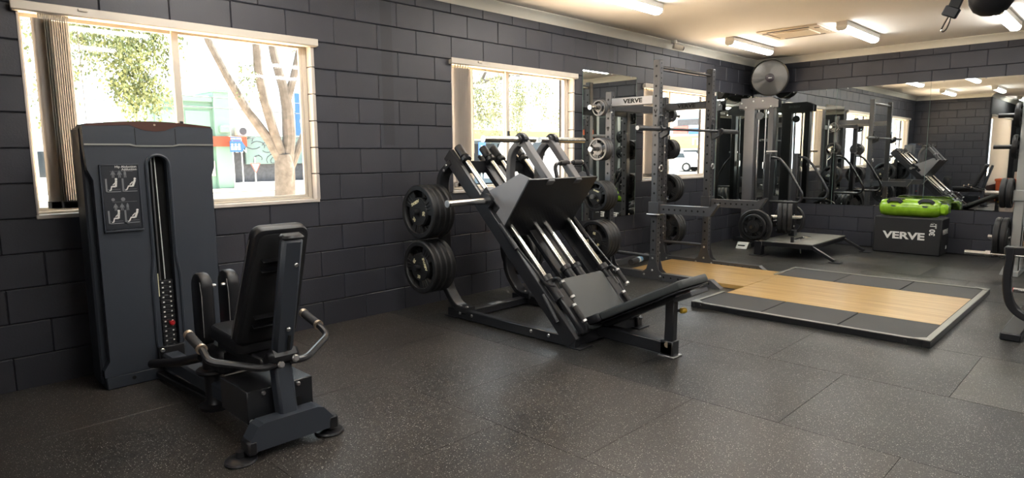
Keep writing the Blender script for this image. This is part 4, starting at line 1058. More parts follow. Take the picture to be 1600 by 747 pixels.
t.part('cable', MB().cyl((CXx, -.40, 1.87), (CXx, -.42, .55), .004, n=6), 'black_satin')
me_w = MB().bx(-.05, .05, -.11, .11, -.019, .019, .003).mesh('stack_plate')
for k in range(11):
    ob = new_obj('stack_plate', me_w, 'black_coat', t.o); ob.location = V(CXx, -.44, .09+.042*k)-t.loc
t.part('base_beam', MB().bx(CXx-.06, CXx+.06, -.70, -.12, 0, .06, .004), 'black_satin')
t.part('base_crossfoot', MB().bx(CXx-.75, CXx-.06, -.62, -.52, 0, .05, .004), 'black_satin')
t.part('kick_plate', MB().prism([(0, 0), (.16, .0), (.12, .085), (.08, .085)], (CXx-.78, -.66, 0), (1, 0, 0), Z, (0, .16, 0)), 'alu_frame', smooth=False)
t.part('carriage_arm', MB().bx(CXx-.10, CXx+.02, -.56, -.54, 1.1, 1.2, .004).cyl((CXx-.1, -.60, 1.35), (CXx-.1, -.75, 1.35), .014), 'steel')

# ================================================================ BELT SQUAT MACHINE
t = T('belt_squat_machine', 'low black belt squat platform with two upright posts and looped handles', 'gym machine', (8.8, -1.3, 0))
QX0, QX1, QY0, QY1, QZ = 8.16, 9.38, -1.69, -1.02, .20
t.part('deck', MB().bx(QX0, QX1, QY0, QY1, QZ-.012, QZ, .003), 'alu_frame')
t.part('deck_rim', MB().bx(QX0, QX1, QY0-.004, QY0+.03, QZ-.065, QZ-.012, .004).bx(QX0, QX0+.04, QY0, QY1, QZ-.065, QZ-.012, .004).bx(QX1-.04, QX1, QY0, QY1, QZ-.065, QZ-.012, .004), 'black_coat')
t.part('belt_slot', MB().bx(8.5, 8.95, -1.38, -1.30, QZ-.001, QZ+.0015), 'hole_black')
for x in (QX0+.03, QX1-.03):
    t.part('leg', MB().beam((x, QY0+.03, QZ-.03), (x, QY0-.25, .02), .05, .035, .004), 'black_coat')
    t.part('foot_plate', MB().bx(x-.05, x+.05, QY0-.33, QY0-.20, 0, .010, .002), 'black_satin')
    t.part('rear_leg', MB().bx(x-.05, x+.05, QY1-.04, QY1+.06, .01, QZ-.01, .005), 'black_coat')
    t.part('foot_plate', MB().bx(x-.10, x+.10, QY1-.08, QY1+.10, 0, .010, .002), 'black_satin')
for x in (8.36, 9.28):
    p_ = t.part('handle_post', MB().bx(x-.04, x+.04, -1.05, -.98, .1, 1.32, .006), 'black_coat')
    t.part('loop_handle', MB().tube([(x, -1.02, 1.27), (x, -1.15, 1.265), (x, -1.27, 1.13), (x, -1.47, .80), (x, -1.44, .70), (x, -1.30, .695), (x, -1.02, .70)], .0165, 10, .07), 'black_satin', p_)
t.part('lever_arm', MB().beam((8.40, -.93, .36), (9.28, -.93, .36), .06, .08, .005), 'black_coat')
t.part('lever_pivot', MB().bx(8.45, 8.53, -1.0, -.86, .2, .44, .006).bx(9.05, 9.13, -1.0, -.86, .2, .44, .006), 'black_coat')
t.part('weight_horn', MB().cyl((8.40, -.93, .37), (8.10, -.93, .37), .0245, n=16), 'chrome')
t.part('weight_horn', MB().cyl((9.28, -.93, .37), (9.58, -.93, .37), .0245, n=16), 'chrome')
t.part('storage_horn', MB().cyl((8.665, -.95, .47), (8.80, -1.315, .47), .0245, n=16).cyl((8.665, -.95, .38), (8.665, -.95, .48), .03, n=12), 'chrome')
t.part('belt_chain', MB().tube([(8.32, -1.40, .205), (8.30, -1.48, .24), (8.30, -1.50, .06)], .006, 6), 'steel')
t.part('belt_clip', MB().tube([(8.62+.03*math.cos(a*PI/6), -1.45+.06*math.sin(a*PI/6), QZ+.03) for a in range(13)], .007, 6), 'chrome')
t.part('belt_hook', MB().cyl((8.22, -1.42, QZ), (8.22, -1.42, QZ+.07), .022, n=12), 'black_satin')
t.part('belt_guide', MB().box((8.9, -1.16, QZ+.04), (.10, .08, .08), .006), 'black_satin')
t.bolts([(8.6, -1.056, .38), (8.6, -1.056, .30), (9.2, -1.056, .45), (9.2, -1.056, .3)], (0, -1, 0), .015)
gB = 'weight plates on the belt squat machine'
stack(1, (8.155, -.93, .37), (-1, 0, 0), .165, .04, 'with thick rim, smaller one on the belt squat horn by the rack', gB, .3, letters=None, nh=5)
one_plate(.225, .055, (8.225, -.93, .37), (-1, 0, 0), .2, 'plate_rubber', 'large black plate behind the smaller one on the belt squat horn', gB, BIG)
one_plate(.225, .055, (9.35, -.93, .37), (-1, 0, 0), .9, 'plate_rubber', 'large black plate on the belt squat horn by the mirror', gB, BIG)
for k, lab in enumerate(('near bumper plate of the edge-on trio in front of the belt squat post', 'middle bumper plate of the edge-on trio by the belt squat post', 'far bumper plate of the edge-on trio by the belt squat post')):
    one_plate(.225, .058, (8.745-.022*k, -1.17+.056*k, .47), (.37, -1, 0), .4*k, 'plate_rubber', lab, gB, None)

# ================================================================ FAN, BOX, BAG
t = T('wall_fan', 'round steel wall fan high in the corner above the cable tower', 'fan', (9.8, -.33, 2.45))
fd = V(-1, -.55, -.08).normalized(); fc = V(9.72, -.40, 2.445)
t.part('drum', MB().lathe([(.255, -.05), (.265, -.05), (.268, .05), (.262, .06), (.25, .05)], fc, fd, 40, cap=False), 'fan_steel')
gr = t.part('back_plate', MB().lathe([(.256, -.045), (.14, -.06), (.0, -.07)], fc, fd, 40), 'fan_steel')
x_, y_, d_ = frame(fd)
for k in range(5):
    a = 2*PI*k/5; e = x_*math.cos(a)+y_*math.sin(a); tgn = x_*-math.sin(a)+y_*math.cos(a)
    mb = MB(); vs = []
    for r, w in ((.06, .06), (.12, .12), (.20, .18), (.24, .15)):
        vs += [fc+e*r+tgn*w*.5+fd*.012-fd*.03, fc+e*r-tgn*w*.5-fd*.018-fd*.03]
    t.part('blade', mb.add(vs, [(0, 1, 3, 2), (2, 3, 5, 4), (4, 5, 7, 6)]), 'fan_steel')
gm = MB()
for k in range(25):
    r = .066+.0079*k; gm.tube([fc+fd*(.055-.02*(r/.26)**2)+(x_*math.cos(2*PI*q/36)+y_*math.sin(2*PI*q/36))*r for q in range(37)], .0024, 5)
for k in range(12):
    a = 2*PI*k/12; e = x_*math.cos(a)+y_*math.sin(a); gm.tube([fc+fd*.055+e*.05, fc+fd*.048+e*.16, fc+fd*.035+e*.262], .0024, 5)
t.part('wire_guard', gm, 'fan_steel', kind='stuff')
hb = t.part('hub_badge', MB().lathe([(.062, .045), (.062, .062), (.05, .066), (0, .067)], fc, fd, 24), 'fan_dark')
t.part('badge_print', MB().box(fc+fd*.068, (.05, .012, .001), 0, Matrix((frame(fd)[0], frame(fd)[1], fd)).transposed()), 'white_print', hb)
t.part('mount_arm', MB().beam(fc-fd*.06, (XB-.05, -.05, 2.42), .05, .05, .005).bx(XB-.10, XB-.0, -.12, -.0, 2.32, 2.52, .004), 'black_coat')
t.part('power_cord', MB().tube([(9.80, -.30, 2.19), (9.85, -.40, 2.13), (9.95, -.56, 2.16), (10.03, -.62, 2.24)], .005, 6, .1), 'black_matte')

t = T('plyo_box', 'black foam plyo box with white lettering standing below the mirrors', 'box', (9.74, -2.36, 0))
body = t.part('body', MB().bx(9.535, 9.95, -2.765, -1.985, 0, .478, .014), 'box_foam')
t.text('VERVE', .125, (9.5338, -2.345, .235), (0, -1, 0), Z, 'white_print', body, sx=1.35, bold=.035)
t.text('30', .085, (9.5338, -2.665, .30), (0, 0, 1), (0, 1, 0), 'white_print', body, bold=.035)
mk = MB()
for k in range(6):
    a = PI*k/6; b = PI*(k+1)/6
    mk.beam((9.5335, -2.665-.028*math.cos(a), .395+.028*math.sin(a)), (9.5335, -2.665-.028*math.cos(b), .395+.028*math.sin(b)), .001, .009, 0, (1, 0, 0))
mk.bx(9.533, 9.534, -2.697, -2.633, .378, .388).bx(9.533, 9.534, -2.672, -2.640, .402, .410)
t.part('arc_mark', mk, 'white_print', body)
t.text('INCH', .024, (9.5338, -2.70, .385), (0, 0, 1), (0, 1, 0), 'white_print', body)
t.text('VERVE', .085, (9.74, -2.7662, .30), (1, 0, 0), Z, 'white_print', body, sx=1.2, bold=.035)
t.text('20', .06, (9.84, -2.7662, .09), (1, 0, 0), Z, 'white_print', body, bold=.03)

t = T('water_bag', 'lime green water-filled training bag with black grips on the plyo box', 'training bag', (9.70, -2.4, .478))
prof = [(0, 0), (.06, .005), (.10, .03), (.112, .08), (.115, .2), (.112, .42), (.115, .60), (.11, .67), (.085, .705), (.0, .71)]
t.part('bladder', MB().lathe(prof, (9.69, -2.005, .594), (0, -1, -.0), 28), 'bag_green')
t.part('end_flange', MB().bx(9.60, 9.80, -2.80, -2.70, .52, .66, .03), 'bag_green')
for yy in (-2.20, -2.56):
    h = t.part('grip_patch', MB().lathe([(.0, .0), (.06, .0), (.058, .006), (.045, .012), (.0, .014)], (9.615, yy, .655), (-.85, 0, .62), 20), 'bag_black')
    h.scale = (1, 1, 1)
    me = h.data
    c = V(9.615, yy, .655)-t.loc
    for v in me.vertices: v.co.y = c.y+(v.co.y-c.y)*1.7
    t.part('handle', MB().rtube([(9.60, yy-.085, .665), (9.59, yy-.05, .70), (9.59, yy+.05, .70), (9.60, yy+.085, .665)], .045, .014, (-.85, 0, .62), .03), 'bag_black', h)
t.part('strap', MB().rtube([(9.70, -2.05, .70), (9.68, -2.16, .725), (9.66, -2.30, .712)], .05, .008, (0, 0, 1)), 'bag_black')
t.part('upper_seam', MB().bx(9.70, 9.74, -2.72, -2.06, .700, .712, .004), 'bag_green')

# ================================================================ RIGHT EDGE: SMITH MACHINE, CURVED FRAME, HANGING BALL
t = T('smith_machine', 'pale grey smith machine post with plate pegs at the edge of the picture', 'gym machine', (8.6, -3.9, 0))
t.part('post', MB().bx(8.55, 8.64, -3.66, -3.575, .05, 2.2, .006), 'white_metal')
t.part('splayed_foot', MB().prism([(-3.50, 0), (-3.66, 0), (-3.66, .55), (-3.62, .55), (-3.585, .25)], (8.56, 0, 0), (0, 1, 0), Z, (.07, 0, 0)), 'white_metal', smooth=False)
t.part('rear_post', MB().bx(9.3, 9.39, -3.66, -3.575, .05, 2.2, .006), 'white_metal')
t.part('base_beam', MB().bx(8.5, 9.4, -3.67, -3.58, 0, .06, .004), 'white_metal')
t.part('top_beam', MB().bx(8.55, 9.39, -3.66, -3.58, 2.14, 2.2, .004), 'white_metal')
t.part('guide_rod', MB().cyl((8.45, -3.70, .1), (8.45, -3.70, 2.15), .016, n=14), 'chrome')
t.part('far_post', MB().bx(8.55, 8.64, -4.9, -4.815, .05, 2.2, .006), 'white_metal')
t.part('cross_beam', MB().bx(8.56, 8.63, -4.9, -3.58, 2.12, 2.19, .004), 'white_metal')
t.part('post_sleeve', MB().bx(8.53, 8.66, -3.675, -3.56, .80, .92, .01), 'white_metal')
for z, ln in ((.88, .26), (.40, .2), (1.37, .22), (1.70, .2)):
    t.part('plate_peg', MB().cyl((8.60, -3.57, z), (8.60, -3.57+ln, z), .0235, n=14), 'chrome' if z < 1 else 'black_satin')
sb = t.part('smith_bar', MB().cyl((8.42, -3.40, .235), (8.42, -4.9, .24), .0145, n=12), 'chrome')
t.part('bar_sleeve', MB().cyl((8.42, -3.20, .235), (8.42, -3.40, .235), .025, n=18), 'chrome', sb)
t.part('bar_collar', MB().cyl((8.42, -3.385, .235), (8.42, -3.43, .235), .037, n=18), 'chrome', sb)
gS = 'weight plates stored on the smith machine'
one_plate(.16, .05, (8.60, -3.475, .88), (0, 1, 0), .2, 'plate_rubber', 'outer black plate on the smith machine peg above the chrome bar sleeve', gS)
one_plate(.16, .05, (8.60, -3.53, .88), (0, 1, 0), .9, 'plate_rubber', 'inner black plate on the smith machine peg above the chrome bar sleeve', gS)
one_plate(.217, .055, (8.60, -3.46, .40), (0, 1, 0), .2, 'plate_rubber', 'outer black plate low on the smith machine beside its splayed foot', gS)
one_plate(.217, .055, (8.60, -3.52, .40), (0, 1, 0), 1.2, 'plate_rubber', 'inner black plate low on the smith machine beside its splayed foot', gS)
one_plate(.13, .045, (8.60, -3.54, 1.37), (0, 1, 0), .2, 'plate_rubber', 'small black plate on the smith machine peg against the cream blind', gS)
one_plate(.13, .045, (8.60, -3.54, 1.70), (0, 1, 0), .2, 'plate_rubber', 'topmost small plate on the smith machine peg', gS)

t = T('curved_frame_machine', 'black machine with curved tube frame cut off by the picture edge', 'gym machine', (5.75, -4.0, 0))
t.part('curved_upright', MB().rtube([(5.72, -3.905, .64), (5.72, -3.895, .38), (5.72, -3.93, .20), (5.72, -4.15, .09), (5.72, -4.9, .08)], .05, .075, (1, 0, 0), .16), 'black_satin')
t.part('base_foot', MB().bx(5.56, 6.3, -4.02, -3.90, 0, .055, .008), 'black_satin')
t.part('upper_beam', MB().beam((5.72, -3.87, .62), (5.72, -4.8, .66), .07, .06, .006), 'black_satin')
hn = t.part('chrome_handle', MB().cyl((5.95, -3.86, .30), (5.95, -4.5, .30), .017, n=14), 'chrome')
t.part('red_ring', MB().cyl((5.95, -3.90, .30), (5.95, -3.915, .30), .019, n=14), 'red_knob', hn, label='red ring')
t.part('rear_upright', MB().bx(5.69, 5.75, -4.86, -4.78, .05, 1.02, .006), 'black_satin')
t.part('seat_pad', rounded_pad(MB(), V(5.75, -4.75, .5), (1, 0, 0), (0, 1, 0), Z, .35, .4, .08, .06), 'vinyl')

t = T('hanging_ball', 'black leather ball hanging from the ceiling at the top edge of the picture', 'punching ball', (3.5, -3.98, CZ))
bc = V(3.5, -4.006, 1.905)
t.part('ball', MB().lathe([(0, 0), (.035, .006), (.062, .024), (.08, .055), (.086, .10), (.08, .15), (.055, .21), (.025, .25), (0, .255)], bc, (0, 0, 1), 28), 'vinyl')
t.part('cord', MB().cyl(bc+V(0, 0, .25), (3.5, -4.0, CZ), .006, n=8), 'black_matte')
t.part('ceiling_plate', MB().cyl((3.5, -4.0, CZ-.012), (3.5, -4.0, CZ), .05, n=20), 'steel')
t2 = T('strap_with_hook', 'black strap ending in a steel snap hook beside the hanging ball', 'strap', (3.5, -3.88, CZ))
t2.part('webbing', MB().rtube([(3.5, -3.915, CZ), (3.5, -3.91, 2.10), (3.5, -3.895, 2.03), (3.5, -3.865, 1.945)], .045, .02, (1, 0, 0), .04), 'bag_black')
t2.part('buckle', MB().beam((3.5, -3.872, 1.965), (3.5, -3.853, 1.925), .06, .03, .004, (1, 0, 0)), 'black_satin')
t2.part('snap_hook', MB().tube([(3.5, -3.855, 1.93), (3.5, -3.842, 1.905), (3.5, -3.828, 1.872), (3.5, -3.836, 1.862), (3.5, -3.848, 1.872), (3.5, -3.858, 1.90), (3.5, -3.862, 1.925)], .004, 6, .01), 'chrome')

# ================================================================ SEEN ONLY IN THE MIRRORS
t = T('storage_crate', 'orange storage crate reflected in the mirror below the cream blind', 'crate', (-1.3, -2.05, 0))
t.part('tub', MB().bx(-1.65, -1.0, -2.38, -1.72, 0, .56, .02), 'orange_paint')
t.part('rim', MB().bx(-1.67, -.98, -2.40, -1.70, .54, .60, .01), 'orange_paint')
solo('cardboard_carton', MB().bx(-1.45, -1.15, -2.3, -2.08, .601, .78, .004), 'cardboard', 'pale carton on top of the orange crate', 'carton', (-1.3, -2.2, .601))
t = T('display_banner', 'upright blue display banner reflected behind the orange crate', 'banner', (-1.95, -2.5, 0))
t.part('sheet', MB().bx(-1.96, -1.95, -2.85, -2.3, .04, 1.25, .002), 'denim')
t.part('base', MB().bx(-2.05, -1.86, -2.85, -2.3, 0, .05, .01), 'steel')
t = T('wall_banner', 'orange banner strip on the far dark wall seen in a mirror', 'banner', (8.0, YF+.01, 1.9))
t.part('panel', MB().bx(4.5, 9.5, YF, YF+.012, 1.75, 2.05, .002), 'orange_paint')
t.part('hem', MB().bx(4.5, 9.5, YF, YF+.014, 1.74, 1.755, .002), 'black_matte')
# dumbbell rack on the opposite side
t = T('dumbbell_rack', 'two tier black dumbbell rack along the far wall, seen in mirrors', 'rack', (7.2, -6.75, 0))
for z in (.45, .85): t.part('shelf', MB().beam((5.9, -6.75, z), (8.5, -6.75, z), .34, .05, .004), 'black_coat')
for x in (5.95, 8.45): t.part('end_frame', MB().beam((x, -6.55, 0), (x, -6.95, 1.0), .06, .07).bx(x-.03, x+.03, -6.95, -6.45, 0, .05, .003), 'black_coat')
dsh = MB().cyl((0, -.07, 0), (0, .07, 0), .015, n=10).mesh('handle'); dh = MB().lathe([(.03, 0), (.06, .008), (.06, .07), (.03, .08)], (0, .06, 0), (0, 1, 0), 6).mesh('head')
nn = 0
for z in (.538, .938):
    for k in range(11):
        d = bpy.data.objects.new('dumbbell', None); COL.objects.link(d); d.location = (6.1+.225*k, -6.75, z); nn += 1
        tag(d, '%s black dumbbell from the mirror-wall end of the %s rack shelf' % (('eleventh', 'tenth', 'ninth', 'eighth', 'seventh', 'sixth', 'fifth', 'fourth', 'third', 'second', 'first')[k], 'lower' if z < .6 else 'upper'), 'dumbbell', 'dumbbells on the %s shelf' % ('lower' if z < .6 else 'upper'))
        new_obj('handle', dsh, 'chrome', d); new_obj('head', dh, 'black_satin', d)
        o2 = new_obj('head', dh, 'black_satin', d); o2.rotation_euler = (0, 0, PI)

# ================================================================ OUTDOORS
GZ = .08
struct('ground_path', MB().bx(-30, 90, .22, 8.6, -.1, GZ), 'concrete_out')
struct('road', MB().bx(-30, 90, 8.6, 19.6, -.1, GZ-.04), 'asphalt')
struct('ground_verge', MB().bx(-30, 90, 19.6, 60, -.1, GZ), 'verge')
# green shopfront
t = T('green_building', 'pale green rendered building with a square corner pier across the street', 'building', (7, 25, GZ))
t.part('wall', MB().bx(7.9, 10.25, 22.6, 29, GZ, 3.72), 'green_wall', smooth=False)
t.part('parapet', MB().bx(7.85, 10.25, 22.45, 22.8, 3.55, 3.78, .02).bx(7.85, 10.25, 22.5, 22.65, 3.3, 3.38, .01), 'green_wall')
t.part('pier', MB().bx(10.25, 10.88, 22.4, 29, GZ, 4.0, .02), 'green_wall')
t.part('pier_cap', MB().bx(10.2, 10.93, 22.33, 29, 3.95, 4.08, .02), 'green_wall')
t.part('pier_bracket', MB().bx(10.4, 10.8, 22.25, 22.42, 2.35, 2.62, .03), 'green_wall')
for x0 in (8.1, 9.2): t.part('render_panel', MB().bx(x0, x0+.95, 22.55, 22.62, 2.45, 3.2, .01), 'green_wall')
t.part('shop_window', MB().bx(8.1, 9.3, 22.55, 22.62, .5, 1.6), 'car_glass'); t.part('roller_shutter', MB().bx(10.0, 10.2, 22.5, 22.62, .6, 1.2), 'cream_metal')
t = T('low_white_building', 'low white rendered building left of the green one', 'building', (1, 25, GZ))
t.part('wall', MB().bx(-12, 7.84, 23, 29, GZ, 2.2), 'pale_wall', smooth=False)
t.part('parapet', MB().bx(-12, 7.84, 22.9, 23.1, 2.2, 2.35, .02), 'pale_wall')
for k in range(5): t.part('window', MB().bx(-6+2.6*k, -4.6+2.6*k, 22.95, 23.02, .7, 1.6), 'car_glass')
# middle shop with orange fascia, dark brick front and mural
t = T('mural_building', 'shop with orange fascia, dark brick front and pale mural', 'building', (13, 25, GZ))
t.part('brick_front', MB().bx(10.9, 17.1, 22.75, 29, GZ, 1.78), 'grey_brick', smooth=False)
t.part('upper_wall', MB().bx(10.9, 17.1, 22.9, 29, 1.78, 3.4), 'pale_wall', smooth=False)
t.part('upper_trim', MB().bx(10.9, 17.1, 22.8, 22.95, 3.32, 3.42, .02), 'pale_wall')
of = t.part('orange_fascia', MB().bx(9.95, 11.48, 22.3, 22.75, 1.79, 2.2, .01), 'orange_sign')
t.text('INN', .26, (11.2, 22.29, 1.62), (1, 0, 0), Z, 'white_print', of)
mu = t.part('mural_panel', MB().bx(11.5, 16.8, 22.55, 22.7, 1.05, 2.25, .01), 'mural')
mk = MB(); random.seed(3)
for k in range(26):
    x, z = random.uniform(11.7, 14.8), random.uniform(1.15, 2.15); r = random.uniform(.08, .28); a0 = random.uniform(0, 6)
    mk.tube([(x+r*1.5*math.cos(a0+q*.5), 22.54, min(2.22, max(1.08, z+r*math.sin(a0+q*.5)))) for q in range(random.randint(5, 10))], .014, 4)
t.part('mural_lines', mk, 'grey_brick', mu, kind='stuff')
t.part('white_kerb', MB().bx(10.9, 17.1, 22.3, 22.5, GZ, .3, .01), 'pale_wall')
ac = t.part('air_conditioner', MB().bx(11.15, 11.75, 22.4, 22.75, 2.22, 2.62, .02), 'pale_wall')
t.part('fan_grille', MB().cyl((11.38, 22.4, 2.42), (11.38, 22.38, 2.42), .15, n=20), 'grey_brick', ac)
bn_ = t.part('blue_banner', MB().bx(13.65, 14.35, 22.2, 22.26, 2.28, 4.1), 'sign_blue')
t.part('banner_mark', MB().lathe([(0, 0), (.16, .0), (.0, .01)], (13.98, 22.19, 2.9), (0, -1, 0), 12), 'white_print', bn_)
t.part('blue_bin', MB().bx(13.95, 14.35, 22.0, 22.3, .35, 1.1, .04), 'sign_blue')
# signs on the far footpath
t = T('direction_sign', 'blue arrow sign with white symbols on two steel posts', 'sign', (10.9, 21.9, GZ))
for x in (10.72, 11.08): t.part('post', MB().cyl((x, 21.95, GZ), (x, 21.95, 2.1), .03, n=8), 'steel_post')
bd_ = t.part('arrow_board', MB().prism([(10.60, 1.56), (10.60, 2.0), (11.08, 2.0), (11.22, 1.78), (11.08, 1.56)], (0, 21.88, 0), (1, 0, 0), Z, (0, .03, 0)), 'sign_blue', smooth=False)
for k, x in enumerate((10.68, 10.82, 10.96)):
    t.part('symbol', MB().cyl((x, 21.88, 1.86), (x, 21.87, 1.86), .045, n=10).bx(x-.05, x+.05, 21.87, 21.88, 1.64, 1.80), 'white_print', bd_)
tb = t.part('name_board', MB().bx(10.64, 11.06, 21.88, 21.91, 2.02, 2.16), 'sign_blue')
t.text('INFO STOP', .085, (10.85, 21.878, 2.09), (1, 0, 0), Z, 'white_print', tb)
t = T('give_way_sign', 'pale upside-down triangle sign on a short post', 'sign', (11.45, 21.5, GZ))
t.part('post', MB().cyl((11.43, 21.55, GZ), (11.43, 21.55, 1.35), .03, n=8), 'steel_post')
tri = t.part('board', MB().prism([(11.22, 1.10), (11.64, 1.10), (11.43, .68)], (0, 21.5, 0), (1, 0, 0), Z, (0, .02, 0)), 'red_sign', smooth=False)
t.part('face', MB().prism([(11.28, 1.07), (11.58, 1.07), (11.43, .76)], (0, 21.495, 0), (1, 0, 0), Z, (0, .006, 0)), 'white_print', tri, smooth=False)
# power lines
for k, (z0, z1) in enumerate(((3.15, 3.1), (2.9, 2.75))):
    solo('power_line', MB().tube([(-8, 16, z0+.6), (2, 16, z0+.1), (12, 16, z1), (26, 16, z1+.2)], .012, 5), 'grey_brick', ('upper' if k == 0 else 'lower')+' power line crossing the sky behind the tree', 'power line')
# shop with yellow fascia beyond window two
t = T('yellow_fascia_shop', 'long pale blue shop with a yellow fascia beyond the second window', 'building', (23, 18, GZ))
t.part('wall', MB().bx(17.2, 29, 17, 24, GZ, 3.25), 'sky_blue_wall', smooth=False)
t.part('roof_edge', MB().bx(17.0, 29.2, 16.8, 17.1, 3.15, 3.32, .02), 'pale_wall')
t.part('yellow_fascia', MB().bx(17.6, 28.8, 16.1, 16.4, 2.02, 2.45, .01), 'yellow_sign')
t.part('awning_soffit', MB().bx(17.6, 28.8, 16.1, 17.0, 1.98, 2.03), 'pale_wall')
for k in range(7): t.part('shop_window', MB().bx(17.8+1.55*k, 19.1+1.55*k, 16.95, 17.02, .5, 1.85), 'car_glass')
t.part('poster', MB().bx(22.2, 23.0, 16.9, 16.96, .8, 1.6), 'red_sign')
t = T('parking_sign', 'small square blue sign by the second window', 'sign', (18.75, 15.5, GZ))
t.part('post', MB().cyl((18.3, 15.3, GZ), (18.3, 15.3, 1.9), .03, n=8), 'steel_post'); bo = t.part('board', MB().bx(18.1, 18.5, 15.24, 15.27, 1.36, 1.88), 'sign_blue')
t.text('P', .3, (18.3, 15.235, 1.62), (1, 0, 0), Z, 'white_print', bo)
# far shop seen through the rack window
t = T('corner_shop', 'far shop with blue upper signs and a yellow sign band', 'building', (42, 16, GZ))
t.part('wall', MB().bx(46.2, 54, 8, 30, GZ, 4.6), 'pale_wall', smooth=False)
yb = t.part('yellow_band', MB().bx(45.9, 46.2, 14, 26, 1.78, 2.72), 'yellow_sign')
t.part('blue_band', MB().bx(45.9, 46.2, 14, 24, 2.72, 4.05), 'sky_blue_wall'); t.part('blue_sign', MB().bx(45.8, 45.9, 18.6, 21.2, 2.85, 3.25), 'sign_blue')
t.part('red_sign', MB().bx(45.8, 45.9, 21.3, 22.6, 2.9, 3.5), 'red_sign'); t.part('grey_louvre', MB().bx(45.8, 45.92, 18.8, 22.2, 3.55, 4.0), 'grey_brick')
t.text('ITO', .75, (45.88, 20.2, 2.25), (0, -1, 0), Z, 'white_print', yb, sx=1.2)
for k in range(5): t.part('shop_window', MB().bx(46.1, 46.22, 15+1.8*k, 16.4+1.8*k, .4, 1.6), 'car_glass')
# vehicles
def car(name, label, loc, rz, m, van=False):
    t = T(name, label, 'van' if van else 'car', (0, 0, 0), 'parked vehicles outside')
    if van: prof = [(-2.3, .35), (-2.3, 1.9), (-2.2, 2.0), (1.3, 2.0), (1.75, 1.3), (2.35, 1.1), (2.4, .35)]
    else: prof = [(-2.1, .35), (-2.12, .85), (-1.9, .95), (-1.35, 1.42), (.35, 1.45), (1.05, .98), (2.0, .82), (2.12, .38)]
    wn = [(-1.2, 1.0), (-1.05, 1.34), (.28, 1.36), (.8, 1.0)] if not van else [(.5, 1.25), (.5, 1.8), (1.2, 1.8), (1.55, 1.28)]
    t.part('body', MB().prism(prof, (0, -.85, 0), (1, 0, 0), Z, (0, 1.7, 0)), m, smooth=False)
    for s_ in (-1, 1): t.part('side_window', MB().prism(wn, (0, s_*.855, 0), (1, 0, 0), Z, (0, s_*.004, 0)), 'car_glass', smooth=False)
    for x in (-1.3, 1.3):
        for s_ in (-1, 1):
            w = t.part('wheel', MB().cyl((x, s_*.68, .33), (x, s_*.88, .33), .33, n=20), 'tyre'); t.part('hub', MB().cyl((x, s_*.88, .33), (x, s_*.89, .33), .2, n=14), 'steel', w)
    t.part('head_lamp', MB().bx(2.0, 2.1, -.75, -.45, .62, .76, .02), 'white_print'); t.part('bumper', MB().bx(2.05, 2.18, -.84, .84, .35, .55, .03), m)
    t.o.location = loc; t.o.rotation_euler = (0, 0, rz)
car('parked_car', 'white parked car beyond the rack, first in the row', (43, 20.8, GZ-.04), PI/2+.15, 'car_white')
car('parked_car', 'white parked car beyond the rack, behind the first', (43.5, 16.4, GZ-.04), PI/2+.1, 'car_white')
car('delivery_van', 'white delivery van parked outside the yellow fascia shop', (20.6, 14.2, GZ-.04), PI, 'car_white', True)
car('parked_car', 'silver parked car in front of the yellow fascia shop', (25.8, 14.0, GZ-.04), PI, 'car_silver')
# trees
def foliage(ell, n, seed, leaf=(.055, .016), keep=None):
    random.seed(seed); mb = MB()
    for c, r, cnt in ell:
        for k in range(cnt):
            while True:
                p_ = V(random.uniform(-1, 1), random.uniform(-1, 1), random.uniform(-1, 1))
                if p_.length < 1: break
            q = V(c)+V(p_.x*r[0], p_.y*r[1], p_.z*r[2]); L_ = random.uniform(.25, .7); sway = V(random.uniform(-.25, .25), random.uniform(-.25, .25), -1)
            mb.tube([q, q+sway*L_*.5, q+V(sway.x*1.3, sway.y*1.3, -1)*L_], .004, 3)
            for j in range(n):
                b = q+sway*L_*random.random()+V(random.gauss(0, .05), random.gauss(0, .05), random.gauss(0, .04))
                d = V(random.uniform(-.7, .7), random.uniform(-.7, .7), -random.uniform(.3, 1)).normalized(); s_ = d.cross(V(random.random()-.5, random.random()-.5, random.random())).normalized()
                l_, w_ = leaf[0]*random.uniform(.7, 1.5), leaf[1]*random.uniform(.8, 1.5)
                mb.add([b, b+d*l_*.5+s_*w_, b+d*l_, b+d*l_*.5-s_*w_], [(0, 1, 2, 3)])
    return mb
t = T('gum_tree', 'pale barked gum tree forking into bare limbs outside the largest window', 'tree', (5.6, 7, GZ))
t.part('trunk', MB().tube([(5.62, 7, GZ), (5.6, 7, .6), (5.62, 7, 1.1), (5.6, 7, 1.38)], [.24, .19, .18, .15], 14), 'bark')
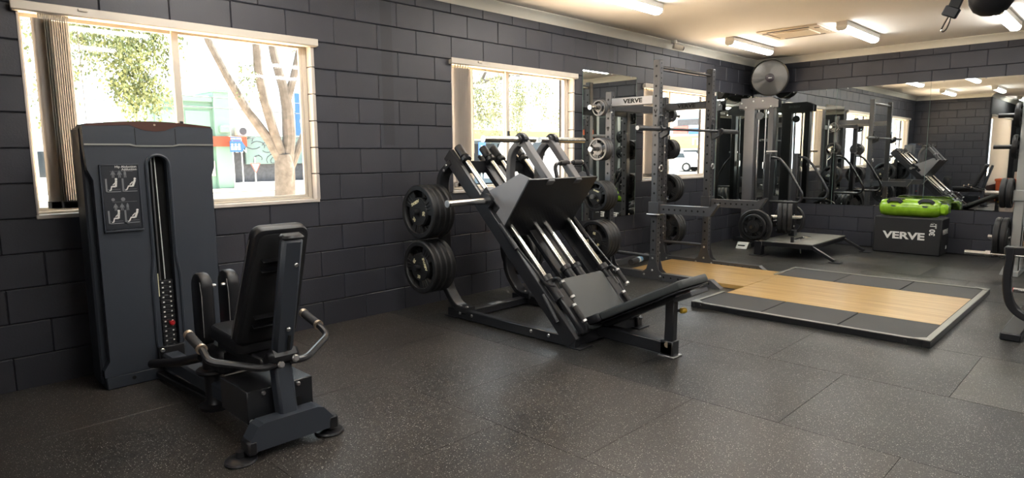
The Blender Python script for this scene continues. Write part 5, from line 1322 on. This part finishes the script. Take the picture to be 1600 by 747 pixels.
for pts, rr in (([(5.58, 7, 1.2), (5.35, 7.02, 1.65), (5.0, 7.1, 2.2), (4.72, 7.15, 2.75), (4.46, 7.2, 3.33), (4.2, 7.3, 4.3)], [.09, .085, .075, .065, .06, .04]),
                ([(5.6, 7, 1.25), (5.42, 6.95, 1.8), (5.24, 6.9, 2.4), (5.16, 6.88, 2.9), (5.14, 6.85, 3.4), (5.05, 6.8, 4.4)], [.10, .085, .08, .075, .07, .05]),
                ([(5.66, 7, 1.2), (5.74, 7, 1.7), (5.74, 7, 2.2), (5.68, 7, 2.6), (5.56, 7.03, 3.1), (5.4, 7.1, 4.2)], [.13, .12, .11, .09, .075, .05]),
                ([(5.72, 7, 2.35), (5.86, 6.95, 2.8), (5.98, 6.9, 3.3), (6.2, 6.9, 4.2)], [.085, .07, .06, .04]),
                ([(5.7, 7, 1.05), (5.92, 6.97, 1.55), (6.1, 6.95, 1.95), (6.5, 6.9, 2.7), (6.9, 6.8, 3.6)], [.08, .065, .06, .05, .04])):
    t.part('limb', MB().tube(pts, rr, 10), 'bark')
t.part('crown', foliage([((5.3, 7, 4.9), (2.0, 1.5, .8), 120), ((5.0, 6.9, 2.95), (.25, .2, .12), 8), ((6.4, 6.9, 3.9), (.8, .6, .4), 30)], 16, 11), 'leaf', kind='stuff')
t = T('drooping_tree', 'tree with drooping green leaves over the weight tower window', 'tree', (1.0, 6.5, GZ))
t.part('trunk', MB().tube([(.9, 6.5, GZ), (1.0, 6.5, 1.5), (1.2, 6.4, 2.8), (1.6, 6.3, 3.8)], [.2, .16, .14, .1], 12), 'bark')
for e in ((2.4, 6.0, 3.6), (3.0, 6.2, 3.7), (1.6, 5.8, 4.2)): t.part('limb', MB().tube([(1.2, 6.4, 2.9), (1.7, 6.2, 3.4), e], [.07, .05, .02], 8), 'bark')
t.part('crown', foliage([((2.55, 6.0, 3.3), (.85, .6, .55), 130), ((3.0, 6.1, 2.75), (.42, .4, .55), 80), ((1.7, 5.9, 3.5), (.9, .6, .4), 50), ((3.2, 6.1, 3.35), (.4, .4, .3), 25), ((1.95, 6.0, 2.7), (.2, .3, .35), 14)], 26, 12), 'leaf', kind='stuff')
t = T('pepper_tree', 'feathery light green tree filling the second window', 'tree', (9.0, 7.2, GZ))
t.part('trunk', MB().tube([(9.0, 7.2, GZ), (9.1, 7.1, 1.5), (9.5, 6.8, 2.6), (10.1, 6.5, 3.6)], [.22, .18, .14, .09], 12), 'bark')
for e in ((11.2, 6.2, 3.2), (10.6, 6.3, 3.9), (12.0, 6.0, 3.5)): t.part('limb', MB().tube([(9.5, 6.8, 2.6), (10.2, 6.5, 3.0), e], [.07, .05, .02], 8), 'bark')
t.part('crown', foliage([((10.3, 6.2, 2.85), (.9, .6, .7), 110), ((11.5, 6.1, 3.1), (.8, .5, .5), 42), ((12.2, 6.0, 2.6), (.3, .4, .4), 9), ((11.2, 6.1, 2.4), (.5, .5, .3), 10)], 24, 13), 'leaf_grey', kind='stuff')
